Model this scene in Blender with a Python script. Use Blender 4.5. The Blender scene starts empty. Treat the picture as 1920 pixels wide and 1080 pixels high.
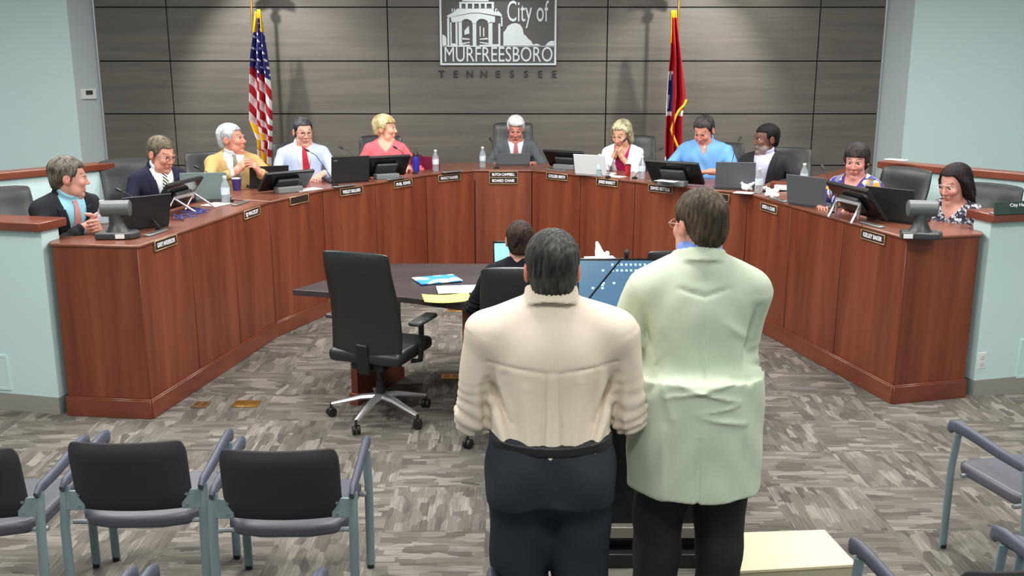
import bpy, bmesh, math, random
import numpy as np
from mathutils import Vector, Matrix
PI = math.pi
R = math.radians
random.seed(7)
SC = bpy.context.scene
COL = SC.collection
# ------------------------------------------------------------------ camera
FPX, TH, CH = 1850.0, 0.229, 2.25
_c, _s = math.cos(TH), math.sin(TH)
def at(x, y, z=None, Y=None):
    u = (x - 960) / FPX; v = (y - 540) / FPX
    fw = _c - v * _s; dn = _s + v * _c
    k = (CH - z) / dn if z is not None else Y / fw
    return Vector((u * k, fw * k, CH - dn * k))
cam_d = bpy.data.cameras.new('camera'); cam = bpy.data.objects.new('camera', cam_d); COL.objects.link(cam)
cam.location = (0, 0, CH); cam.rotation_euler = (PI / 2 - TH, 0, 0)
cam_d.sensor_width = 36; cam_d.lens = FPX / 1920 * 36; cam_d.clip_start = 0.05
SC.camera = cam
SC.view_settings.view_transform = 'Standard'; SC.view_settings.look = 'None'
SC.view_settings.gamma = 1; SC.view_settings.exposure = 0.0; SC.view_settings.use_curve_mapping = False

# ------------------------------------------------------------------ materials
def lin(c):
    def f(v):
        v /= 255.0
        return v / 12.92 if v <= .04045 else ((v + .055) / 1.055) ** 2.4
    return (f(c[0]), f(c[1]), f(c[2]), 1)
MATS = {}
def mat(name, rgb, rough=.6, metal=0, spec=.5, noise=0, nscale=20, bump=0, bscale=200, emit=None, estr=1, coat=0, alpha=1, trans=0, stretch=None):
    if name in MATS: return MATS[name]
    m = bpy.data.materials.new(name); m.use_nodes = True; nt = m.node_tree; b = nt.nodes['Principled BSDF']
    c = lin(rgb)
    b.inputs['Base Color'].default_value = c
    b.inputs['Roughness'].default_value = rough; b.inputs['Metallic'].default_value = metal
    b.inputs['Specular IOR Level'].default_value = spec; b.inputs['Coat Weight'].default_value = coat
    if trans: b.inputs['Transmission Weight'].default_value = trans; b.inputs['IOR'].default_value = 1.33
    if emit: b.inputs['Emission Color'].default_value = lin(emit); b.inputs['Emission Strength'].default_value = estr
    tc = nt.nodes.new('ShaderNodeTexCoord'); mp = nt.nodes.new('ShaderNodeMapping'); nt.links.new(tc.outputs['Object'], mp.inputs['Vector'])
    if stretch: mp.inputs['Scale'].default_value = stretch
    if noise:
        n = nt.nodes.new('ShaderNodeTexNoise'); n.inputs['Scale'].default_value = nscale; n.inputs['Detail'].default_value = 4
        nt.links.new(mp.outputs[0], n.inputs['Vector'])
        r = nt.nodes.new('ShaderNodeMix'); r.data_type = 'RGBA'
        r.inputs['A'].default_value = tuple(v * (1 - noise) for v in c[:3]) + (1,)
        r.inputs['B'].default_value = tuple(min(1, v * (1 + noise)) for v in c[:3]) + (1,)
        nt.links.new(n.outputs['Fac'], r.inputs['Factor']); nt.links.new(r.outputs['Result'], b.inputs['Base Color'])
    if bump:
        n2 = nt.nodes.new('ShaderNodeTexNoise'); n2.inputs['Scale'].default_value = bscale; n2.inputs['Detail'].default_value = 3
        nt.links.new(mp.outputs[0], n2.inputs['Vector'])
        bp = nt.nodes.new('ShaderNodeBump'); bp.inputs['Strength'].default_value = bump; bp.inputs['Distance'].default_value = .004
        nt.links.new(n2.outputs['Fac'], bp.inputs['Height']); nt.links.new(bp.outputs[0], b.inputs['Normal'])
    MATS[name] = m
    return m
def ramp(nt, fac, stops):
    r = nt.nodes.new('ShaderNodeValToRGB'); e = r.color_ramp.elements
    e[0].position = stops[0][0]; e[0].color = lin(stops[0][1]); e[1].position = stops[-1][0]; e[1].color = lin(stops[-1][1])
    for p, c in stops[1:-1]:
        x = e.new(p); x.color = lin(c)
    nt.links.new(fac, r.inputs['Fac']); return r
def wood(name, a, b, c, scale, rough=.35, nsc=1.0, coord='Object', coat=.15):
    m = bpy.data.materials.new(name); m.use_nodes = True; nt = m.node_tree; bs = nt.nodes['Principled BSDF']
    tc = nt.nodes.new('ShaderNodeTexCoord'); mp = nt.nodes.new('ShaderNodeMapping'); nt.links.new(tc.outputs[coord], mp.inputs['Vector'])
    mp.inputs['Scale'].default_value = scale
    n = nt.nodes.new('ShaderNodeTexNoise'); n.inputs['Scale'].default_value = nsc; n.inputs['Detail'].default_value = 6; n.inputs['Roughness'].default_value = .62
    n.inputs['Distortion'].default_value = .4
    nt.links.new(mp.outputs[0], n.inputs['Vector'])
    r = ramp(nt, n.outputs['Fac'], [(.3, a), (.5, b), (.72, c)])
    nt.links.new(r.outputs['Color'], bs.inputs['Base Color'])
    bs.inputs['Roughness'].default_value = rough; bs.inputs['Coat Weight'].default_value = coat; bs.inputs['Coat Roughness'].default_value = .3
    MATS[name] = m; return m
cherry = wood('cherry_veneer', (98, 44, 27), (118, 58, 37), (136, 72, 46), (7, 7, .6), .42)
cherry_top = wood('cherry_worktop', (106, 62, 48), (120, 72, 56), (132, 82, 64), (7, 1.2, 7), .32)
cherry_trim = wood('cherry_trim', (104, 52, 36), (120, 62, 44), (134, 74, 54), (1.5, 1.5, 9), .3)
panel_wood = wood('grey_laminate', (94, 89, 84), (104, 99, 93), (116, 110, 103), (.45, 1, 9), .45, 1.8)
espresso = wood('espresso_laminate', (52, 44, 46), (62, 54, 56), (72, 62, 62), (1.5, 9, 9), .35)
def carpet():
    m = bpy.data.materials.new('carpet_tiles'); m.use_nodes = True; nt = m.node_tree; L = nt.links; N = nt.nodes.new; bs = nt.nodes['Principled BSDF']
    tc = N('ShaderNodeTexCoord')
    ck = N('ShaderNodeTexChecker'); ck.inputs['Scale'].default_value = 1 / .5
    ck.inputs['Color1'].default_value = (0, 0, 0, 1); ck.inputs['Color2'].default_value = (1, 1, 1, 1)
    off = N('ShaderNodeMapping'); off.inputs['Location'].default_value = (.13, .07, .25); L.new(tc.outputs['Object'], off.inputs['Vector']); L.new(off.outputs[0], ck.inputs['Vector'])
    def streak(sc, nscl=1.0):
        mp = N('ShaderNodeMapping'); mp.inputs['Scale'].default_value = sc; L.new(tc.outputs['Object'], mp.inputs['Vector'])
        n = N('ShaderNodeTexNoise'); n.inputs['Scale'].default_value = nscl; n.inputs['Detail'].default_value = 2; n.inputs['Roughness'].default_value = .6
        L.new(mp.outputs[0], n.inputs['Vector']); return n.outputs['Fac']
    def blocks(sc):
        mp = N('ShaderNodeMapping'); mp.inputs['Scale'].default_value = sc; L.new(tc.outputs['Object'], mp.inputs['Vector'])
        v = N('ShaderNodeTexVoronoi'); v.distance = 'CHEBYCHEV'; v.inputs['Scale'].default_value = 1; v.inputs['Randomness'].default_value = .8
        L.new(mp.outputs[0], v.inputs['Vector']); s = N('ShaderNodeSeparateColor'); L.new(v.outputs['Color'], s.inputs['Color']); return s.outputs[0]
    def mix(f, a, b):
        x = N('ShaderNodeMix'); x.data_type = 'FLOAT'
        for i, q in ((0, f), (2, a), (3, b)):
            if isinstance(q, (int, float)): x.inputs[i].default_value = q
            else: L.new(q, x.inputs[i])
        return x.outputs[0]
    s1 = mix(.42, streak((110, 5, 1)), blocks((22, 7, 1))); s2 = mix(.42, streak((5, 110, 1)), blocks((7, 22, 1)))
    f = mix(ck.outputs['Fac'], s1, s2)
    f2 = mix(.18, f, streak((2, 2, 1)))
    r = ramp(nt, f2, [(.28, (82, 78, 75)), (.46, (104, 100, 95)), (.58, (115, 111, 105)), (.74, (148, 144, 136))])
    L.new(r.outputs[0], bs.inputs['Base Color']); bs.inputs['Roughness'].default_value = .95; bs.inputs['Specular IOR Level'].default_value = .1
    bp = N('ShaderNodeBump'); bp.inputs['Strength'].default_value = .5; bp.inputs['Distance'].default_value = .004; L.new(f2, bp.inputs['Height']); L.new(bp.outputs[0], bs.inputs['Normal'])
    MATS['carpet'] = m; return m
M_carpet = carpet()
white_wall = mat('painted_wall', (204, 230, 232), .8, noise=.02, nscale=3, bump=.05, bscale=300)
shaded_wall = mat('painted_wall_shaded', (192, 206, 206), .8, noise=.02, nscale=3)  # darker copy of the wall paint; shade on the returns put into the colour
M_rubberbase = mat('vinyl_baseboard', (150, 150, 144), .6)
M_leather = mat('black_leather', (38, 42, 43), .38, bump=.12, bscale=260, spec=.5)
M_blkplastic = mat('black_plastic', (26, 28, 30), .45)
M_blkgloss = mat('black_gloss', (14, 16, 18), .18)
M_chrome = mat('chrome', (225, 228, 232), .28, metal=.75)
M_silver = mat('silver_paint', (150, 158, 160), .4, metal=.6)
M_white = mat('white_plastic', (228, 232, 232), .5)
M_paper = mat('paper', (238, 240, 242), .8)
M_brass = mat('brass', (205, 165, 90), .28, metal=.9)
M_gold = mat('gold_fringe', (240, 190, 30), .6, bump=.4, bscale=300)
M_dark = mat('dark_plate', (44, 36, 36), .4)
M_grey = mat('grey_plastic', (92, 98, 98), .45)
M_dkgrey = mat('dark_grey_plastic', (58, 62, 62), .4)
M_vinylseat = mat('grey_vinyl', (84, 86, 98), .42, bump=.05, bscale=200)
M_chairback = mat('charcoal_fabric', (46, 44, 50), .8, bump=.3, bscale=500)
M_armpad = mat('blue_grey_arm', (78, 84, 100), .45)
M_tube = mat('grey_tube', (140, 160, 168), .38, metal=.35)
M_black = mat('shadow_gap', (10, 10, 12), .8)

# ------------------------------------------------------------------ object helpers
def tag(o, label=None, cat=None, group=None, kind=None):
    if label: o['label'] = label
    if cat: o['category'] = cat
    if group: o['group'] = group
    if kind: o['kind'] = kind
    return o
def empty(name, loc=(0, 0, 0), rz=0, label=None, cat=None, group=None):
    o = bpy.data.objects.new(name, None); COL.objects.link(o); o.location = loc; o.rotation_euler = (0, 0, rz); o.empty_display_size = .1
    return tag(o, label, cat, group)
def copy_tree(o, parent=None):
    c = o.copy(); COL.objects.link(c)
    if parent is not None: c.parent = parent
    for ch in list(o.children): copy_tree(ch, c)
    return c
class MB:
    """collects shapes and links them as ONE mesh object"""
    def __init__(s): s.v = []; s.f = []; s.mi = []; s.cur = 0
    def add(s, vs, fs):
        n = len(s.v); s.v += [tuple(v) for v in vs]; s.f += [tuple(i + n for i in f) for f in fs]; s.mi += [s.cur] * len(fs); return s
    def box(s, c, d, rot=None, taper=None):
        c = Vector(c); h = Vector(d) / 2; vs = []
        for z in (-1, 1):
            for x, y in ((-1, -1), (1, -1), (1, 1), (-1, 1)):
                t = taper if (taper and z > 0) else 1
                p = Vector((x * h.x * t, y * h.y * t, z * h.z))
                if rot is not None: p = rot @ p
                vs.append(c + p)
        return s.add(vs, [(3, 2, 1, 0), (4, 5, 6, 7), (0, 1, 5, 4), (1, 2, 6, 5), (2, 3, 7, 6), (3, 0, 4, 7)])
    def prism(s, pts, z0, z1):
        n = len(pts)
        a = sum(pts[i][0] * pts[(i + 1) % n][1] - pts[(i + 1) % n][0] * pts[i][1] for i in range(n))
        if a < 0: pts = pts[::-1]
        vs = [(p[0], p[1], z0) for p in pts] + [(p[0], p[1], z1) for p in pts]
        return s.add(vs, [tuple(range(n))[::-1], tuple(range(n, 2 * n))] + [(i, (i + 1) % n, n + (i + 1) % n, n + i) for i in range(n)])
    def extr(s, pts, vec):
        """polygon of 3d points extruded along vec"""
        n = len(pts); vec = Vector(vec); P = [Vector(p) for p in pts]
        return s.add(P + [p + vec for p in P], [tuple(range(n))[::-1], tuple(range(n, 2 * n))] + [(i, (i + 1) % n, n + (i + 1) % n, n + i) for i in range(n)])
    def tube(s, pts, r, seg=10, flat=None):
        pts = [Vector(p) for p in pts]; n = len(pts); rr = r if isinstance(r, (list, tuple)) else [r] * n
        vs = []; prev = None
        for i, p in enumerate(pts):
            d = (pts[min(i + 1, n - 1)] - pts[max(i - 1, 0)]).normalized()
            if prev is None:
                a = Vector((0, 0, 1)) if abs(d.z) < .9 else Vector((1, 0, 0)); x = d.cross(a).normalized()
            else: x = (prev - d * prev.dot(d)).normalized()
            prev = x; y = d.cross(x)
            fx, fy = flat if flat else (1, 1)
            for k in range(seg):
                t = 2 * PI * k / seg; vs.append(p + x * (math.cos(t) * rr[i] * fx) + y * (math.sin(t) * rr[i] * fy))
        fs = [tuple(range(seg))[::-1], tuple((n - 1) * seg + k for k in range(seg))]
        for i in range(n - 1):
            for k in range(seg): a = i * seg + k; b = i * seg + (k + 1) % seg; fs.append((a, b, b + seg, a + seg))
        return s.add(vs, fs)
    def lathe(s, prof, c=(0, 0, 0), seg=20, rot=None):
        c = Vector(c); vs = []; n = len(prof)
        for r, z in prof:
            for k in range(seg):
                t = 2 * PI * k / seg; p = Vector((r * math.cos(t), r * math.sin(t), z))
                if rot is not None: p = rot @ p
                vs.append(c + p)
        fs = [tuple(range(seg))[::-1], tuple((n - 1) * seg + k for k in range(seg))]
        for i in range(n - 1):
            for k in range(seg): a = i * seg + k; b = i * seg + (k + 1) % seg; fs.append((a, b, b + seg, a + seg))
        return s.add(vs, fs)
    def grid(s, P, nu, nv, thick=None):
        """P: list of nu*nv points row-major; optional thickness vector per call"""
        fs = []
        for j in range(nv - 1):
            for i in range(nu - 1): a = j * nu + i; fs.append((a, a + 1, a + nu + 1, a + nu))
        return s.add(P, fs)
    def build(s, name, m, parent=None, bevel=0, seg=2, smooth=True, angle=40, solid=0, sub=0, **kw):
        me = bpy.data.meshes.new(name); me.from_pydata(s.v, [], s.f); me.validate()
        bm = bmesh.new(); bm.from_mesh(me); bmesh.ops.recalc_face_normals(bm, faces=bm.faces); bm.to_mesh(me); bm.free()
        ms = m if isinstance(m, (list, tuple)) else [m]
        for x in ms: me.materials.append(x)
        if len(ms) > 1 and len(s.mi) == len(me.polygons): me.polygons.foreach_set('material_index', s.mi)
        if smooth:
            me.polygons.foreach_set('use_smooth', [True] * len(me.polygons)); me.set_sharp_from_angle(angle=R(angle))
        o = bpy.data.objects.new(name, me); COL.objects.link(o)
        if parent is not None: o.parent = parent
        if solid:
            q = o.modifiers.new('solid', 'SOLIDIFY'); q.thickness = solid; q.offset = 0
        if bevel:
            q = o.modifiers.new('bevel', 'BEVEL'); q.width = bevel; q.segments = seg; q.limit_method = 'ANGLE'; q.angle_limit = R(35)
        if sub:
            q = o.modifiers.new('sub', 'SUBSURF'); q.levels = sub; q.render_levels = sub
        if kw: tag(o, **kw)
        return o
def struct(o): o['kind'] = 'structure'; return o
def text_mesh(name, body, size, m, parent, loc, rot=(PI / 2, 0, 0), ext=.001, width=None, space=1.0, align='CENTER', bold=0):
    cu = bpy.data.curves.new(name + '_c', 'FONT'); cu.body = body; cu.size = size; cu.extrude = ext; cu.align_x = align; cu.align_y = 'CENTER'; cu.space_character = space; cu.offset = bold
    cu.resolution_u = 3
    t = bpy.data.objects.new(name + '_t', cu); COL.objects.link(t)
    dg = bpy.context.evaluated_depsgraph_get(); me = bpy.data.meshes.new_from_object(t.evaluated_get(dg))
    bpy.data.objects.remove(t)
    if width:
        xs = [v.co.x for v in me.vertices]; w = max(xs) - min(xs); k = width / w; cx = (max(xs) + min(xs)) / 2
        for v in me.vertices: v.co.x = (v.co.x - cx) * k
    me.name = name; me.materials.clear(); me.materials.append(m)
    o = bpy.data.objects.new(name, me); COL.objects.link(o); o.location = loc; o.rotation_euler = rot
    if parent is not None: o.parent = parent
    return o
def offset_poly(pts, d):
    """offset an open 2d polyline to its left by d (mitred)"""
    out = []; n = len(pts)
    for i in range(n):
        ns = []
        for a, b in ((i - 1, i), (i, i + 1)):
            if a < 0 or b >= n: continue
            e = Vector(pts[b]) - Vector(pts[a]); e.normalize(); ns.append(Vector((-e.y, e.x)))
        m = sum(ns, Vector((0, 0))); m.normalize(); k = 1 / max(.35, m.dot(ns[0])); out.append(Vector(pts[i]) + m * d * k)
    return [tuple(p) for p in out]
# ------------------------------------------------------------------ smooth implicit surfaces for people
def rx(a): c, s = math.cos(a), math.sin(a); return np.array([[1, 0, 0], [0, c, -s], [0, s, c]])
def ry(a): c, s = math.cos(a), math.sin(a); return np.array([[c, 0, s], [0, 1, 0], [-s, 0, c]])
def rz(a): c, s = math.cos(a), math.sin(a); return np.array([[c, -s, 0], [s, c, 0], [0, 0, 1]])
V3 = lambda *a: np.array(a, float)
def smin(a, b, k):
    h = np.clip(.5 + .5 * (b - a) / k, 0, 1); return b * (1 - h) + a * h - k * h * (1 - h)
class Sdf:
    def __init__(s): s.items = []; s.R = np.eye(3); s.t = np.zeros(3); s.e = 0.
    def frame(s, Rm=None, t=None): s.R = np.eye(3) if Rm is None else Rm; s.t = np.zeros(3) if t is None else np.array(t, float); return s
    def _add(s, f, k, op):
        Rm, t = s.R.copy(), s.t.copy()
        s.items.append((lambda P: f((P - t) @ Rm), k, op)); return s
    def cap(s, a, b, ra, rb=None, k=.02, op='u'):
        rb = ra if rb is None else rb; a = np.array(a, float); b = np.array(b, float); ab = b - a; L = max(ab @ ab, 1e-9); e = s.e
        def f(P):
            q = P - a; t = np.clip(q @ ab / L, 0, 1); return np.linalg.norm(q - t[..., None] * ab, axis=-1) - (ra + (rb - ra) * t) - e
        return s._add(f, k, op)
    def ell(s, c, r, k=.02, op='u', rot=None):
        c = np.array(c, float); r = np.array(r, float) + s.e
        def f(P):
            q = P - c
            if rot is not None: q = q @ rot
            k0 = np.linalg.norm(q / r, axis=-1); k1 = np.linalg.norm(q / (r * r), axis=-1) + 1e-9; return k0 * (k0 - 1) / k1
        return s._add(f, k, op)
    def box(s, c, h, rad=.005, k=.01, op='u', rot=None):
        c = np.array(c, float); h = np.array(h, float) - rad; e = s.e
        def f(P):
            q = P - c
            if rot is not None: q = q @ rot
            q = np.abs(q) - h; return np.linalg.norm(np.maximum(q, 0), axis=-1) + np.minimum(q.max(axis=-1), 0) - rad - e
        return s._add(f, k, op)
    def fn(s, f, k=.01, op='u'): return s._add(f, k, op)
    def ev(s, P, rb=None):
        """P: (nb,m,3) blocks (rb radius) or (m,3)"""
        if rb is None:
            D = np.full(P.shape[:-1], 1.0)
            for f, k, op in s.items:
                if op == 'u': D = smin(D, f(P), k)
                elif op == 's': D = -smin(-D, f(P), k)
                elif op == 'i': D = -smin(-D, -f(P), k)
                else: D = D + f(P)
            return D
        C = P.mean(axis=1); D = np.full(P.shape[:-1], 1.0)
        for f, k, op in s.items:
            if op in 'us':
                w = np.nonzero(f(C) < rb * 1.25 + k + .03)[0]
                if not len(w): continue
                d = f(P[w])
                D[w] = smin(D[w], d, k) if op == 'u' else -smin(-D[w], d, k)
            elif op == 'i': D = -smin(-D, -f(P), k)
            else: D = D + f(P)
        return D
def surface(sdf, lo, hi, h, n=8):
    lo = np.array(lo, float); hi = np.array(hi, float); B = n * h
    nb = np.ceil((hi - lo) / B).astype(int)
    g = np.stack(np.meshgrid(*[np.arange(k) for k in nb], indexing='ij'), -1).reshape(-1, 3)
    C = lo + (g + .5) * B; rb = B * .8661
    d = sdf.ev(C); act = g[np.abs(d) < rb * 1.35 + .02]
    o = np.stack(np.meshgrid(*[np.arange(n + 1)] * 3, indexing='ij'), -1)
    off = o.reshape(-1, 3)
    Vv = []; Kk = []; E = []
    NN = 1 << 20
    for st in range(0, len(act), 400):
        a = act[st:st + 400]
        I = a[:, None, :] * n + off[None]
        D = sdf.ev(lo + I * h, rb).reshape(len(a), n + 1, n + 1, n + 1)
        S = D < 0
        cs = [(i, j, k) for i in (0, 1) for j in (0, 1) for k in (0, 1)]
        sub = lambda A, i, j, k: A[:, i:n + i, j:n + j, k:n + k]
        cnt = sum(sub(S, *c).astype(np.int8) for c in cs)
        w = np.nonzero((cnt > 0) & (cnt < 8))
        if not len(w[0]): continue
        vals = {c: D[w[0], w[1] + c[0], w[2] + c[1], w[3] + c[2]] for c in cs}
        pos = np.zeros((len(w[0]), 3)); num = np.zeros(len(w[0]))
        for c in cs:
            for ax in range(3):
                if c[ax]: continue
                c2 = list(c); c2[ax] = 1; c2 = tuple(c2); va, vb = vals[c], vals[c2]
                m = (va < 0) != (vb < 0); t = np.where(m, va / np.where(m, va - vb, 1), 0)
                p = np.tile(np.array(c, float), (len(t), 1)); p[:, ax] += t
                pos += p * m[:, None]; num += m
        pos /= num[:, None]
        ci = a[w[0]] * n + np.stack(w[1:], -1)
        Vv.append(lo + (ci + pos) * h); Kk.append(ci)
        v0 = vals[(0, 0, 0)] < 0
        for ax in range(3):
            c2 = [0, 0, 0]; c2[ax] = 1; v1 = vals[tuple(c2)] < 0
            m = v0 != v1; E.append((np.full(m.sum(), ax), ci[m], v0[m]))
    V = np.concatenate(Vv); K = np.concatenate(Kk).astype(np.int64) + 4
    key = (K[:, 0] * 4096 + K[:, 1]) * 4096 + K[:, 2]
    order = np.argsort(key); ks = key[order]
    F = []
    ax = np.concatenate([e[0] for e in E]); ec = np.concatenate([e[1] for e in E]).astype(np.int64) + 4; sg = np.concatenate([e[2] for e in E])
    for x in range(3):
        m = ax == x; c = ec[m]; s_ = sg[m]; y, z = (x + 1) % 3, (x + 2) % 3
        q = []
        ok = np.ones(len(c), bool)
        for dy, dz in ((0, 0), (1, 0), (1, 1), (0, 1)):
            cc = c.copy(); cc[:, y] -= dy; cc[:, z] -= dz
            kk = (cc[:, 0] * 4096 + cc[:, 1]) * 4096 + cc[:, 2]
            p = np.clip(np.searchsorted(ks, kk), 0, len(ks) - 1); ok &= ks[p] == kk; q.append(order[p])
        Q = np.stack(q, 1); Q[~s_] = Q[~s_][:, ::-1]; F.append(Q[ok])
    F = np.concatenate(F)[:, ::-1]
    return V, F
def mesh_obj(name, V, F, m, parent=None, col=None):
    me = bpy.data.meshes.new(name); me.vertices.add(len(V)); me.vertices.foreach_set('co', np.ascontiguousarray(V, np.float32).ravel())
    me.loops.add(F.size); me.loops.foreach_set('vertex_index', np.ascontiguousarray(F, np.int32).ravel())
    me.polygons.add(len(F)); me.polygons.foreach_set('loop_start', np.arange(0, F.size, F.shape[1], dtype=np.int32))
    me.polygons.foreach_set('loop_total', np.full(len(F), F.shape[1], np.int32))
    me.polygons.foreach_set('use_smooth', np.ones(len(F), bool))
    me.update(calc_edges=True); me.validate()
    if col is not None:
        a = me.color_attributes.new('Col', 'FLOAT_COLOR', 'POINT'); c = np.ones((len(V), 4), np.float32); c[:, :3] = col; a.data.foreach_set('color', c.ravel())
    me.materials.append(m)
    o = bpy.data.objects.new(name, me); COL.objects.link(o)
    if parent is not None: o.parent = parent
    return o
def vcol_mat(name, rough=.55, bump=0, bscale=300, sss=0):
    m = bpy.data.materials.new(name); m.use_nodes = True; nt = m.node_tree; b = nt.nodes['Principled BSDF']
    a = nt.nodes.new('ShaderNodeAttribute'); a.attribute_name = 'Col'; nt.links.new(a.outputs['Color'], b.inputs['Base Color']); b.inputs['Roughness'].default_value = rough
    b.inputs['Specular IOR Level'].default_value = .35
    if bump:
        tc = nt.nodes.new('ShaderNodeTexCoord'); n2 = nt.nodes.new('ShaderNodeTexNoise'); n2.inputs['Scale'].default_value = bscale; nt.links.new(tc.outputs['Object'], n2.inputs['Vector'])
        bp = nt.nodes.new('ShaderNodeBump'); bp.inputs['Strength'].default_value = bump; bp.inputs['Distance'].default_value = .002
        nt.links.new(n2.outputs['Fac'], bp.inputs['Height']); nt.links.new(bp.outputs[0], b.inputs['Normal'])
    return m
M_skin = vcol_mat('skin', .5, .15, 220); M_eye = vcol_mat('eye', .2); M_vc = vcol_mat('coloured_cloth', .8, .3, 400)
def hair_mat(name, rgb, rgb2, seed=0):
    m = bpy.data.materials.new(name); m.use_nodes = True; nt = m.node_tree; b = nt.nodes['Principled BSDF']
    tc = nt.nodes.new('ShaderNodeTexCoord'); mp = nt.nodes.new('ShaderNodeMapping'); mp.inputs['Scale'].default_value = (90, 90, 14); nt.links.new(tc.outputs['Object'], mp.inputs['Vector'])
    n = nt.nodes.new('ShaderNodeTexNoise'); n.inputs['Scale'].default_value = 1; n.inputs['Detail'].default_value = 3; nt.links.new(mp.outputs[0], n.inputs['Vector'])
    n3 = nt.nodes.new('ShaderNodeTexNoise'); n3.inputs['Scale'].default_value = 14; nt.links.new(tc.outputs['Object'], n3.inputs['Vector'])
    ad = nt.nodes.new('ShaderNodeMath'); ad.operation = 'ADD'; nt.links.new(n.outputs['Fac'], ad.inputs[0]); nt.links.new(n3.outputs['Fac'], ad.inputs[1])
    r = ramp(nt, ad.outputs[0], [(.0, rgb), (1, rgb2)]); r.color_ramp.elements[0].position = .42; r.color_ramp.elements[1].position = .62
    dv = nt.nodes.new('ShaderNodeMath'); dv.operation = 'MULTIPLY'; dv.inputs[1].default_value = .5; nt.links.new(ad.outputs[0], dv.inputs[0]); nt.links.new(dv.outputs[0], r.inputs['Fac'])
    nt.links.new(r.outputs[0], b.inputs['Base Color']); b.inputs['Roughness'].default_value = .65; b.inputs['Specular IOR Level'].default_value = .25
    bp = nt.nodes.new('ShaderNodeBump'); bp.inputs['Strength'].default_value = .8; bp.inputs['Distance'].default_value = .006; nt.links.new(n.outputs['Fac'], bp.inputs['Height']); nt.links.new(bp.outputs[0], b.inputs['Normal'])
    return m
def cloth_mat(name, rgb, rough=.85, bump=.25, bscale=350, noise=.05):
    return mat(name, rgb, rough, noise=noise, nscale=30, bump=bump, bscale=bscale, spec=.2)
def stripe_mat(name, c1, c2, freq, direction=(1, 0, 1), width=.5, soft=.03):
    m = bpy.data.materials.new(name); m.use_nodes = True; nt = m.node_tree; b = nt.nodes['Principled BSDF']; b.inputs['Roughness'].default_value = .6
    tc = nt.nodes.new('ShaderNodeTexCoord'); d = nt.nodes.new('ShaderNodeVectorMath'); d.operation = 'DOT_PRODUCT'; d.inputs[1].default_value = tuple(v * freq for v in direction)
    nt.links.new(tc.outputs['Object'], d.inputs[0]); fr = nt.nodes.new('ShaderNodeMath'); fr.operation = 'FRACT'; nt.links.new(d.outputs['Value'], fr.inputs[0])
    r = ramp(nt, fr.outputs[0], [(width, c1), (width + soft, c2)]); nt.links.new(r.outputs[0], b.inputs['Base Color'])
    return m
def blotch_mat(name, stops, scale=30, rough=.8, vor=False, detail=2):
    m = bpy.data.materials.new(name); m.use_nodes = True; nt = m.node_tree; b = nt.nodes['Principled BSDF']; b.inputs['Roughness'].default_value = rough
    tc = nt.nodes.new('ShaderNodeTexCoord')
    if vor:
        n = nt.nodes.new('ShaderNodeTexVoronoi'); n.inputs['Scale'].default_value = scale; nt.links.new(tc.outputs['Object'], n.inputs['Vector'])
        s = nt.nodes.new('ShaderNodeSeparateColor'); nt.links.new(n.outputs['Color'], s.inputs['Color']); fac = s.outputs[0]
    else:
        n = nt.nodes.new('ShaderNodeTexNoise'); n.inputs['Scale'].default_value = scale; n.inputs['Detail'].default_value = detail; nt.links.new(tc.outputs['Object'], n.inputs['Vector']); fac = n.outputs['Fac']
    r = ramp(nt, fac, stops); r.color_ramp.interpolation = 'CONSTANT' if vor else 'LINEAR'
    nt.links.new(r.outputs[0], b.inputs['Base Color'])
    return m

def ik(S, T, a, b, pole):
    d = T - S; L = np.linalg.norm(d)
    if L > (a + b) * .995: T = S + d / L * (a + b) * .995; d = T - S; L = np.linalg.norm(d)
    u = d / L; x = (a * a - b * b + L * L) / (2 * L); h = math.sqrt(max(0, a * a - x * x))
    p = pole - u * (pole @ u); p /= np.linalg.norm(p) + 1e-9
    return S + u * x + p * h, T
def hand(sd, W, fdir, pn, side, curl=30, spread=4, s=1.0):
    """W wrist, fdir finger direction, pn the way the palm faces, side +1 when the thumb points to +x of the hand frame"""
    y = fdir / np.linalg.norm(fdir); z = -(pn - y * (pn @ y)); z /= np.linalg.norm(z); x = np.cross(y, z)
    sd.frame(np.stack([x, y, z], 1), W)
    sd.box((0, .048 * s, 0), (.041 * s, .05 * s, .015 * s), rad=.013 * s, k=.012)
    sd.cap((0, -.03 * s, 0), (0, .015 * s, 0), .026 * s, .027 * s, k=.02)
    for i, (bx, L) in enumerate(((.031, .074), (.0105, .083), (-.010, .077), (-.0295, .06))):
        bx *= side; p = V3(bx * s, .092 * s, 0); ang = 0; fan = R(spread) * (1.5 - i) * side
        r = .0092 if i < 3 else .0082
        for j, fr in enumerate((.45, .3, .25)):
            ang += R(curl * (.8 if j == 0 else 1.0) + i * 2)
            dv = V3(math.sin(fan) * math.cos(ang), math.cos(ang) * math.cos(fan), -math.sin(ang)); q = p + dv * L * fr * s
            sd.cap(p, q, r * s, r * s * .93, k=.004); p = q; r *= .93
    p = V3(.03 * side * s, .02 * s, -.006 * s)
    for L, a, c in ((.04, 48, 15), (.03, 30, 30), (.026, 18, 45)):
        dv = V3(math.sin(R(a)) * side, math.cos(R(a)) * math.cos(R(c)), -math.sin(R(c))); q = p + dv * L * s
        sd.cap(p, q, .0125 * s, .0105 * s, k=.008); p = q
    sd.frame()
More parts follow.
